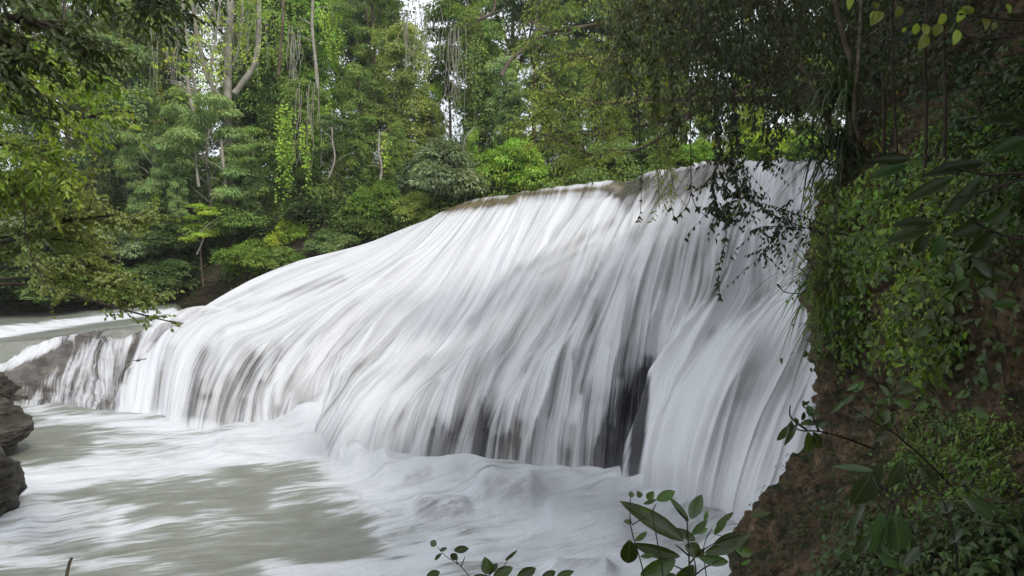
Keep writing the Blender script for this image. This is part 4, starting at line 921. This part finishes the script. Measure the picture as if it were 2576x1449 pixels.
tuft('dark drooping grass tuft over the top right end of the falls', 2110, 385, 17, 150, 1.9, (.03, .045, .015, 1), .026)
tuft('large arching grass clump in the shade above the lip', 2120, 260, 18, 170, 2.2, (.07, .10, .035, 1), .026)
tuft('long-bladed grass tuft hanging beside the right falls at mid height', 2085, 715, 15.5, 130, 1.7, (.08, .12, .025, 1), .022)
tuft('thin grass wisps hanging just above the mid-height tuft', 2095, 600, 16, 60, 1.6, (.07, .09, .03, 1), .013)
tuft('short grass tuft at the foot of the vines on the cliff edge', 2110, 840, 15.5, 60, .9, (.05, .07, .02, 1), .012)

# unseen trees on the cliff and behind the camera, added to shade the bank
def shade_tree(label, x, y, z, H, R, n):
    t = Tubes(); t.add([(x, y, z), (x+.3, y, z+H*.4), (x-.2, y+.2, z+H)], .3, .1, 8, .1, 12); LV = Leaves('quad', .3, .1); lb = []
    for i in range(n):
        a = i*2.4; rr = R*math.sqrt((i+.5)/n); c = (x+math.cos(a)*rr, y+math.sin(a)*rr, z+H+RNG.uniform(-1, 1.2)-rr*.15); lb.append((c, (1.5, 1.5, .8)))
        t.add([(x, y, z+H*.6), ((x+c[0])/2, (y+c[1])/2, z+H*.85), c], .09, .03, 5, samples=6)
    lobes_sprays(LV, lb, 26, 20, .6, .34)
    a = t.build('trunk', M['bark']); b = LV.build('crown', M['leaf']); b.color = G_MID
    keep(thing('tree', (x, y, z), label, 'tree', 'unseen trees added to shade the near bank'), a, b)
for q in [('unseen spreading tree added on the cliff top to shade the right bank', 11, 9, 9, 6, 6.5, 26), ('unseen spreading tree added on the cliff top for shade near the falls', 13, 17, 12, 6, 6.0, 22),
          ('unseen spreading tree added for shade on the bank right of the viewpoint', 8, -1, 6, 8, 7, 28), ('unseen tree added for shade on the bank behind the viewpoint', -1, -7, 5, 9, 6.5, 26), ('unseen tree added for shade far right behind the cliff', 20, 8, 10, 9, 7, 24)]:
    shade_tree(*q)

# small dry twig sticking out over the falls
t = Tubes(); t.add([P(2062, 728, 16), P(2010, 738, 15.6), P(1975, 735, 15.4), (P(1962, 722, 15.3))], .012, .01, 4, samples=10); t.add([P(1962, 722, 15.3), P(1955, 715, 15.3)], .03, .02, 5)
o = t.build('dry_twig', M['bark_dark']); tag(o, 'single dry curved twig poking from the cliff over the white water', 'twig')
t = Tubes(); t.add([P(163, 1475, 12), P(170, 1435, 12), P(176, 1412, 12), P(181, 1404, 12)], .032, .022, 7, .15, 10); o = t.build('dead_stick', M['bark']); tag(o, 'bare grey stick rising from the bottom edge at the left', 'stick')

# creepers over the cliff face
def creeper(n, reg, col, leaf, label, kind='ovate', out=.25, name='creeper', stuff=True, cat='creeper', per=7, seed=0, wid=.55):
    LV = Leaves(kind, .3, .3); t = Tubes(); k = 0; tries = 0
    while k < n and tries < n*12:
        tries += 1; X = RNG.uniform(reg[0], reg[2]); Y = RNG.uniform(reg[1], reg[3])
        if vn(np.array(X/60.), np.array(Y/50.), seed=seed) < .0+.2*RNG.randn(): continue
        
        p, nn = cliff_at(X, Y); k += 1
        L = RNG.uniform(.3, 1.0)*out*3; p0 = p+nn*RNG.uniform(.0, out); dv = nrm(nn*.6+np.array([RNG.uniform(-.6, .2), 0, RNG.uniform(-1.2, .1)])+.3*rdir(1)[0])
        u = np.linspace(0, 1, per)[:, None]; pts = p0+dv*L*u+np.array([0, 0, -.35])*L*u**2
        if k % 3 == 0: t.add(pts, .006, .003, 3)
        alt = np.where(np.arange(per) % 2, 1., -1.)[:, None]; sd_ = nrm(np.cross(dv, nn))
        dr = nrm(sd_*alt*.8+dv*.4+np.array([0, 0, -.45])+.4*rdir(per)); l = leaf*RNG.uniform(.4, 1.35, per)
        LV.add(pts, dr, nrm(nn+np.array([0, -.2, .6])+.5*rdir(per)), l, l*wid, np.clip(RNG.rand()*.5+RNG.rand(per)*.5, 0, 1))
    b = LV.build(name, M['leaf_near']); b.color = col
    tag(b, label, cat, kind='stuff' if stuff else None)
    if t.v:
        s = t.build('stem', M['bark_dark']); s.parent = b
creeper(760, (2070, 430, 2440, 880), (.17, .27, .03, 1), .125, 'bright green creeper leaves covering the middle of the cliff', seed=3)
creeper(300, (2080, 380, 2600, 900), (.06, .10, .02, 1), .15, 'large dark leaves mixed through the creeper on the cliff', seed=43, out=.4, name='broad_leaved_creeper', per=5)
creeper(500, (2380, 150, 2600, 620), (.05, .09, .015, 1), .10, 'dark creeper covering the upper right cliff', seed=9, name='ivy')
creeper(420, (2230, 240, 2560, 560), (.15, .24, .03, 1), .095, 'yellow-green small-leaved creeper in the upper right', seed=14, name='leafy_creeper')
creeper(420, (2300, 1040, 2600, 1300), (.13, .21, .03, 1), .07, 'small green leaves of plants growing on the lower right rock', out=.25, seed=17, name='ground_creeper', wid=.45)
creeper(480, (2150, 1300, 2600, 1460), (.06, .10, .02, 1), .08, 'dark leaves in the lower right corner', out=.25, seed=21, name='low_creeper')
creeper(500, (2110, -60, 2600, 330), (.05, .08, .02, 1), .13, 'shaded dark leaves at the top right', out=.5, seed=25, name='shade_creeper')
creeper(260, (1880, 1120, 2300, 1440), (.07, .10, .025, 1), .04, 'specks of green growing on the wet bulging rock', out=.06, seed=29, name='rock_weed', per=5)
creeper(220, (2130, 330, 2420, 600), (.09, .055, .035, 1), .10, 'brown leaf litter lying on the upper cliff slope', out=.08, seed=33, name='leaf_litter', cat='leaf litter', per=6, wid=.45)

# woody stems and roots running over the cliff
def stems():
    t = Tubes()
    for q in [[(2345, 960), (2400, 1060), (2470, 1150), (2560, 1250)], [(2290, 1035), (2380, 1085), (2480, 1180), (2590, 1260)], [(2110, 1170), (2200, 1190), (2330, 1230), (2420, 1290)], [(2170, 1200), (2230, 1250), (2290, 1350), (2310, 1449)],
              [(2510, 720), (2530, 860), (2560, 960), (2600, 1040)], [(2440, 930), (2500, 1060), (2520, 1180), (2590, 1330)], [(2300, 1360), (2400, 1340), (2500, 1345), (2600, 1320)], [(2120, 1440), (2220, 1430), (2330, 1425), (2400, 1440)], [(2380, 760), (2420, 860), (2440, 960), (2460, 1080)], [(2200, 860), (2215, 960), (2210, 1060), (2230, 1150)], [(2100, 880), (2110, 980), (2120, 1050), (2160, 1120)], [(2250, 560), (2280, 700), (2270, 860), (2300, 990)], [(2080, 1000), (2100, 1090), (2060, 1160), (2080, 1230)]]:
        p = []
        for x, y in q:
            a, n = cliff_at(x, y); p.append(a+n*.12)
        t.add(catmull(np.array(p), 30)+RNG.randn(30, 3)*.012, RNG.uniform(.008, .02), .006, 5)
    tag(t.build('woody_vine', M['bark_dark']), 'dark woody stems and roots crossing the brown rock of the right bank', 'vine')
stems()

# thin saplings in the dark behind the cliff edge
t0 = [(2190, 600, 30, 15), (2240, 640, -10, 14), (2300, 640, 20, 13), (2215, 470, -30, 15), (2360, 560, 0, 12)]
SL = ['leftmost thin dark sapling stem on the upper cliff', 'thin straight sapling stem on the upper cliff, second from the left', 'pale-spotted sapling stem in the middle of the upper cliff', 'leaning sapling stem bending towards the falls', 'rightmost sapling stem among the yellow leaves']
for (X, Y, dx, d), lab in zip(t0, SL):
    t = Tubes(); b, nn = cliff_at(X, Y); top = b+np.array([dx*mpp(d), 0, 5.0]); t.add([b-[0, 0, .3], b+(top-b)*.3+[.1, 0, 0], b+(top-b)*.7, top], .035, .018, 6, .15, 16)
    LV = Leaves('lance', .3, .3); q = catmull(np.array([b+(top-b)*.4, top]), 12); grow(t, LV, q, 9, .8, 3, .35, .13, .35, .015, ldroop=.8)
    a = t.build('trunk', M['bark_dark']); c = LV.build('crown', M['leaf_near']); c.color = (.05, .075, .02, 1)
    keep(thing('sapling', b, lab, 'sapling', 'saplings on the upper cliff'), a, c)

# ------------------------------------------------------------------ hero plants, leaf by leaf
def plant(label, d, stems, leaves, col, kind='big', name='leafy_plant', mat='leaf_big', rs=.006, group=None, base=None):
    """stems: polylines in view units; leaves: (x0,y0,x1,y1,width,facing tilt)"""
    t = Tubes(); LV = Leaves(kind, .5, .24)
    for s in stems:
        dd = [q[2] if len(q) > 2 else d for q in s]; t.add([P(q[0], q[1], e) for q, e in zip(s, dd)], rs, rs*.5, 6, .1, 14)
    for lf in leaves:
        x0, y0, x1, y1, wd = lf[:5]; ti = lf[5] if len(lf) > 5 else RNG.uniform(-.2, .2); e = lf[6] if len(lf) > 6 else d
        a = P(x0, y0, e); b = P(x1, y1, e-ti*.12*e/4); v = b-a; L = np.linalg.norm(v)
        up = np.array([0, -1., .35+RNG.uniform(-.25, .35)])+RNG.uniform(-.25, .25, 3); LV.add(a, v/L, nrm(up), L, wd*mpp(e)*1.12, RNG.rand()*.9)
    b0 = base if base is not None else P(stems[0][0][0], stems[0][0][1], d)
    a = t.build('stem', M['bark_dark']); b = LV.build('leaf', M[mat]); b.color = col; b.name = 'foliage'
    return keep(thing(name, b0, label, 'plant', group), a, b)
plant('dark broad-leaved plant at the bottom, in front of the foot of the right falls', 4.0,
  [[(1736, 1640, 4.1), (1736, 1500), (1733, 1400), (1728, 1300)], [(1733, 1420), (1760, 1390), (1800, 1365)], [(1735, 1400), (1700, 1370)], [(1734, 1440), (1690, 1420)], [(1728, 1310), (1705, 1280)], [(1733, 1460), (1770, 1430), (1810, 1410)], [(1736, 1480), (1750, 1440), (1745, 1400)]],
  [(1722, 1362, 1574, 1261, 40), (1584, 1357, 1580, 1426, 40), (1712, 1400, 1594, 1376, 30), (1738, 1306, 1764, 1244, 30), (1733, 1312, 1688, 1252, 15), (1795, 1368, 1872, 1345, 28), (1770, 1392, 1896, 1352, 34), (1722, 1372, 1768, 1396, 34),
   (1700, 1408, 1612, 1452, 40), (1755, 1400, 1840, 1420, 26), (1740, 1345, 1780, 1310, 18), (1745, 1420, 1700, 1470, 34), (1700, 1445, 1640, 1480, 34), (1750, 1360, 1700, 1330, 20)],
  (.045, .08, .012, 1))
plant('small serrated-leaf plant rising beside the broad-leaved plant', 3.8,
  [[(1640, 1650, 3.9), (1620, 1450), (1588, 1330), (1586, 1250)], [(1590, 1320), (1625, 1300)], [(1640, 1290), (1650, 1268)], [(1700, 1650, 3.9), (1660, 1400), (1640, 1290)]],
  [(1586, 1252, 1590, 1236, 14), (1612, 1252, 1604, 1236, 14), (1628, 1256, 1644, 1238, 18), (1650, 1258, 1700, 1236, 24), (1618, 1268, 1652, 1257, 10), (1590, 1316, 1570, 1310, 12), (1640, 1290, 1610, 1280, 10), (1597, 1360, 1630, 1340, 14), (1610, 1400, 1650, 1396, 12)],
  (.07, .13, .012, 1), rs=.004)
plant('slender twig with small leaves at the foot of the wet rock', 4.2,
  [[(1866, 1650, 4.3), (1864, 1450), (1862, 1400), (1872, 1350), (1886, 1305)], [(1862, 1402), (1845, 1380)], [(1868, 1360), (1800, 1345)], [(1780, 1650, 4.3), (1778, 1470), (1770, 1380), (1790, 1330)]],
  [(1886, 1302, 1942, 1286, 15), (1850, 1382, 1897, 1396, 22), (1846, 1376, 1836, 1350, 12), (1796, 1345, 1832, 1300, 16), (1800, 1320, 1850, 1290, 14), (1780, 1330, 1748, 1340, 16), (1772, 1380, 1750, 1400, 14), (1772, 1310, 1780, 1285, 10), (1864, 1420, 1890, 1410, 10)],
  (.08, .15, .015, 1), rs=.004)
plant('low leafy twigs at the bottom centre edge', 4.4,
  [[(1230, 1640, 4.5), (1200, 1490), (1160, 1425), (1122, 1400), (1100, 1375)], [(1150, 1420), (1148, 1400)], [(1200, 1650, 4.5), (1230, 1450), (1262, 1430), (1280, 1405)], [(1160, 1425), (1170, 1400)]],
  [(1098, 1372, 1082, 1362, 16), (1106, 1386, 1124, 1378, 9), (1112, 1392, 1090, 1410, 9), (1141, 1384, 1180, 1380, 17), (1148, 1392, 1136, 1408, 20), (1270, 1410, 1300, 1387, 8), (1235, 1445, 1218, 1405, 30), (1230, 1440, 1252, 1418, 16), (1240, 1452, 1290, 1428, 26), (1300, 1450, 1350, 1432, 26), (1360, 1455, 1400, 1438, 20), (1072, 1450, 1108, 1440, 20), (1400, 1452, 1442, 1438, 18), (1180, 1462, 1230, 1448, 20)],
  (.06, .10, .015, 1), rs=.004)
plant('glossy large-leaved plant hanging in the lower right, leaf undersides bluish', 4.6,
  [[(2420, 1650, 4.8), (2400, 1350), (2330, 1180), (2280, 1150)], [(2330, 1200), (2240, 1270), (2205, 1290)], [(2250, 1262), (2190, 1230)], [(2300, 1230), (2270, 1170)], [(2240, 1270), (2210, 1380)]],
  [(2190, 1190, 2152, 1275, 56, 0), (2270, 1155, 2240, 1232, 34, 0), (2215, 1165, 2192, 1240, 26, 0), (2176, 1268, 2126, 1345, 17, 0), (2212, 1285, 2204, 1405, 47, 0), (2238, 1290, 2244, 1400, 18, 0), (2250, 1295, 2275, 1400, 52, 0), (2190, 1345, 2146, 1400, 24, 0), (2205, 1390, 2267, 1432, 24, 0), (2268, 1425, 2318, 1375, 24, 0), (2140, 1380, 2118, 1412, 22, 0),
   (2200, 1185, 2105, 1168, 16, 0), (2310, 1180, 2370, 1230, 26, 0), (2370, 1290, 2392, 1260, 24, 0), (2420, 1250, 2520, 1310, 36, 0), (2420, 1330, 2385, 1368, 20, 0)],
  (.05, .09, .035, 1))
plant('dark glossy plant reaching out from the cliff over the white water', 7.5,
  [[(2200, 1130, 9), (2120, 1100, 8), (2060, 1085), (2010, 1082), (1990, 1060)], [(2030, 1082), (1990, 1050), (1988, 1020)], [(2060, 1085), (2040, 1040), (2020, 1022)]],
  [(1985, 1070, 1958, 1110, 18), (1992, 1060, 1980, 1090, 15), (2005, 1065, 1975, 1122, 13), (2030, 1020, 2042, 1048, 20), (2022, 1022, 2022, 1008, 10), (2032, 1086, 2036, 1146, 26), (2045, 1086, 2068, 1132, 22), (2012, 1068, 2046, 1056, 12), (2030, 1070, 2080, 1052, 12), (2022, 1035, 2020, 1062, 10), (2050, 1075, 2085, 1060, 12), (1998, 1050, 2010, 1078, 14), (2040, 1046, 2062, 1040, 10), (2020, 1020, 2036, 1010, 8)],
  (.06, .10, .025, 1), rs=.012)
plant('bright-leaved plant on the rock face right of the dark glossy plant', 7.0,
  [[(2400, 1230, 8), (2320, 1150, 7.4), (2230, 1070), (2180, 1000), (2150, 975)], [(2250, 1090), (2180, 1050), (2110, 1000)], [(2260, 1090), (2240, 1050)]],
  [(2240, 1000, 2216, 968, 14), (2150, 992, 2108, 1020, 16), (2145, 985, 2180, 960, 15), (2260, 990, 2310, 975, 26), (2250, 1010, 2300, 1020, 22), (2235, 1030, 2205, 1068, 32), (2255, 1040, 2215, 1088, 24), (2170, 1010, 2200, 990, 18), (2185, 1030, 2150, 1050, 16), (2200, 1015, 2240, 1008, 18), (2130, 1000, 2090, 1040, 12), (2275, 1085, 2308, 1110, 18), (2240, 1090, 2200, 1110, 14), (2300, 1030, 2340, 1015, 18), (2160, 965, 2130, 980, 12), (2280, 1150, 2310, 1160, 16)],
  (.085, .15, .025, 1), rs=.01)
plant('yellow-green leaves hanging from a thin dark branch in the top right corner', 5.0,
  [[(2800, 60, 5.2), (2576, 52), (2440, 38), (2350, 28), (2260, 0)], [(2440, 38), (2420, 80), (2470, 98), (2576, 88)], [(2350, 28), (2320, 70)], [(2280, 10), (2250, -10)]],
  [(2138, -15, 2138, 22, 16), (2262, 15, 2258, 44, 20), (2220, 30, 2192, 58, 24), (2198, 28, 2196, 55, 16), (2206, 24, 2198, 8, 22), (2306, 58, 2302, 88, 16), (2322, 60, 2334, 90, 18), (2330, 86, 2316, 122, 26), (2366, 60, 2352, 90, 22), (2372, 30, 2366, 66, 20), (2408, 74, 2404, 110, 20), (2416, 20, 2446, 38, 24), (2420, 24, 2412, 54, 20), (2470, 45, 2486, 72, 24), (2505, 55, 2498, 74, 14), (2530, 10, 2545, 30, 12), (2275, 68, 2272, 82, 10), (2445, 36, 2430, 12, 20)],
  (.24, .30, .05, 1), rs=.009, mat='leaf_near')
plant('dark spreading leaves in the middle of the right edge', 4.2,
  [[(2800, 500, 4.4), (2600, 440), (2480, 440), (2400, 420)], [(2600, 440), (2480, 480), (2400, 500)], [(2800, 600, 4.4), (2560, 600), (2430, 545)]],
  [(2480, 410, 2330, 430, 30), (2400, 445, 2280, 500, 30), (2470, 450, 2380, 540, 32), (2290, 400, 2190, 398, 26), (2280, 415, 2195, 440, 28), (2350, 560, 2250, 560, 28), (2340, 575, 2240, 600, 30), (2330, 590, 2300, 640, 30), (2370, 590, 2350, 650, 34), (2480, 560, 2400, 590, 36), (2500, 580, 2440, 640, 34), (2540, 520, 2480, 560, 30), (2440, 650, 2520, 700, 34), (2560, 760, 2500, 765, 24), (2460, 730, 2520, 752, 30), (2440, 700, 2400, 735, 22), (2580, 350, 2500, 380, 34), (2560, 300, 2490, 300, 30), (2540, 700, 2440, 680, 32)],
  (.025, .045, .008, 1), rs=.01, mat='leaf_near')

# spray hanging at the foot of the falls
def mist():
    a, b = np.array([-8.0, 23.6]), np.array([5.4, 14.7]); u = (b-a)/np.linalg.norm(b-a); n = np.array([-u[1], u[0]])
    c = [a-n*2, b-n*2, b+n*2, a+n*2]; V = [(*q, z) for z in (-.3, 2.2) for q in c]
    o = link_mesh('mist', V, [np.array([[3, 2, 1, 0], [4, 5, 6, 7], [0, 1, 5, 4], [1, 2, 6, 5], [2, 3, 7, 6], [3, 0, 4, 7]])], M['fall'], smooth=False)
    t = NT('mist'); pos = t.n('ShaderNodeNewGeometry').outputs['Position']; ang = math.atan2(15.2-21.6, 4.6+4.97)
    mp = t.mapping(pos, rot=(0, 0, -ang), loc=(0, 0, 0)); ca, sa = math.cos(-ang), math.sin(-ang); v0 = sa*(-4.97)+ca*21.6
    sx = t.n('ShaderNodeSeparateXYZ'); t.l(mp, sx.inputs[0]); v = t.math('SUBTRACT', sx.outputs[1], v0-.25)
    sp_ = t.n('ShaderNodeSeparateXYZ'); t.l(pos, sp_.inputs[0]); pos_x = sp_.outputs[0]
    e = t.math('ADD', t.math('MULTIPLY', t.math('MULTIPLY', v, v), 1.1), t.math('MULTIPLY', t.math('MULTIPLY', sx.outputs[2], sx.outputs[2]), 1.1))
    g_ = t.math('SUBTRACT', t.math('POWER', 2.718, t.math('MULTIPLY', e, -1.0)), .03, True)
    g_ = t.math('MULTIPLY', g_, t.ramp(t.math('ADD', t.math('MULTIPLY', pos_x, 1/13.4), 8.0/13.4), [(.0, 0.), (.2, 1.), (.9, 1.), (1., 0.)]))
    nz = t.ramp(t.noise(pos, .8, 3), [(.35, .25), (.65, 1.)])
    vol = t.n('ShaderNodeVolumePrincipled'); vol.inputs['Color'].default_value = (.93, .95, 1, 1); vol.inputs['Anisotropy'].default_value = .2
    t.l(t.math('MULTIPLY', t.math('MULTIPLY', g_, nz), .65), vol.inputs['Density']); t.l(vol.outputs[0], t.out.inputs[1])
    o.data.materials.clear(); o.data.materials.append(t.m); tag(o, 'white spray hanging over the foot of the falls', 'mist', kind='stuff')
mist()

def haze():
    x0, x1, y0, y1, z0, z1 = -145, 145, -65, 145, -3.6, 75
    V = [(x, y, z) for z in (z0, z1) for x, y in ((x0, y0), (x1, y0), (x1, y1), (x0, y1))]
    t = NT('haze'); vol = t.n('ShaderNodeVolumePrincipled'); vol.inputs['Color'].default_value = (.9, .95, 1, 1); vol.inputs['Density'].default_value = .0005; vol.inputs['Anisotropy'].default_value = .3
    t.l(vol.outputs[0], t.out.inputs[1])
    o = link_mesh('haze', V, [np.array([[3, 2, 1, 0], [4, 5, 6, 7], [0, 1, 5, 4], [1, 2, 6, 5], [2, 3, 7, 6], [3, 0, 4, 7]])], t.m, smooth=False)
    tag(o, 'thin pale haze between the camera and the forest', 'haze', kind='stuff')
haze()
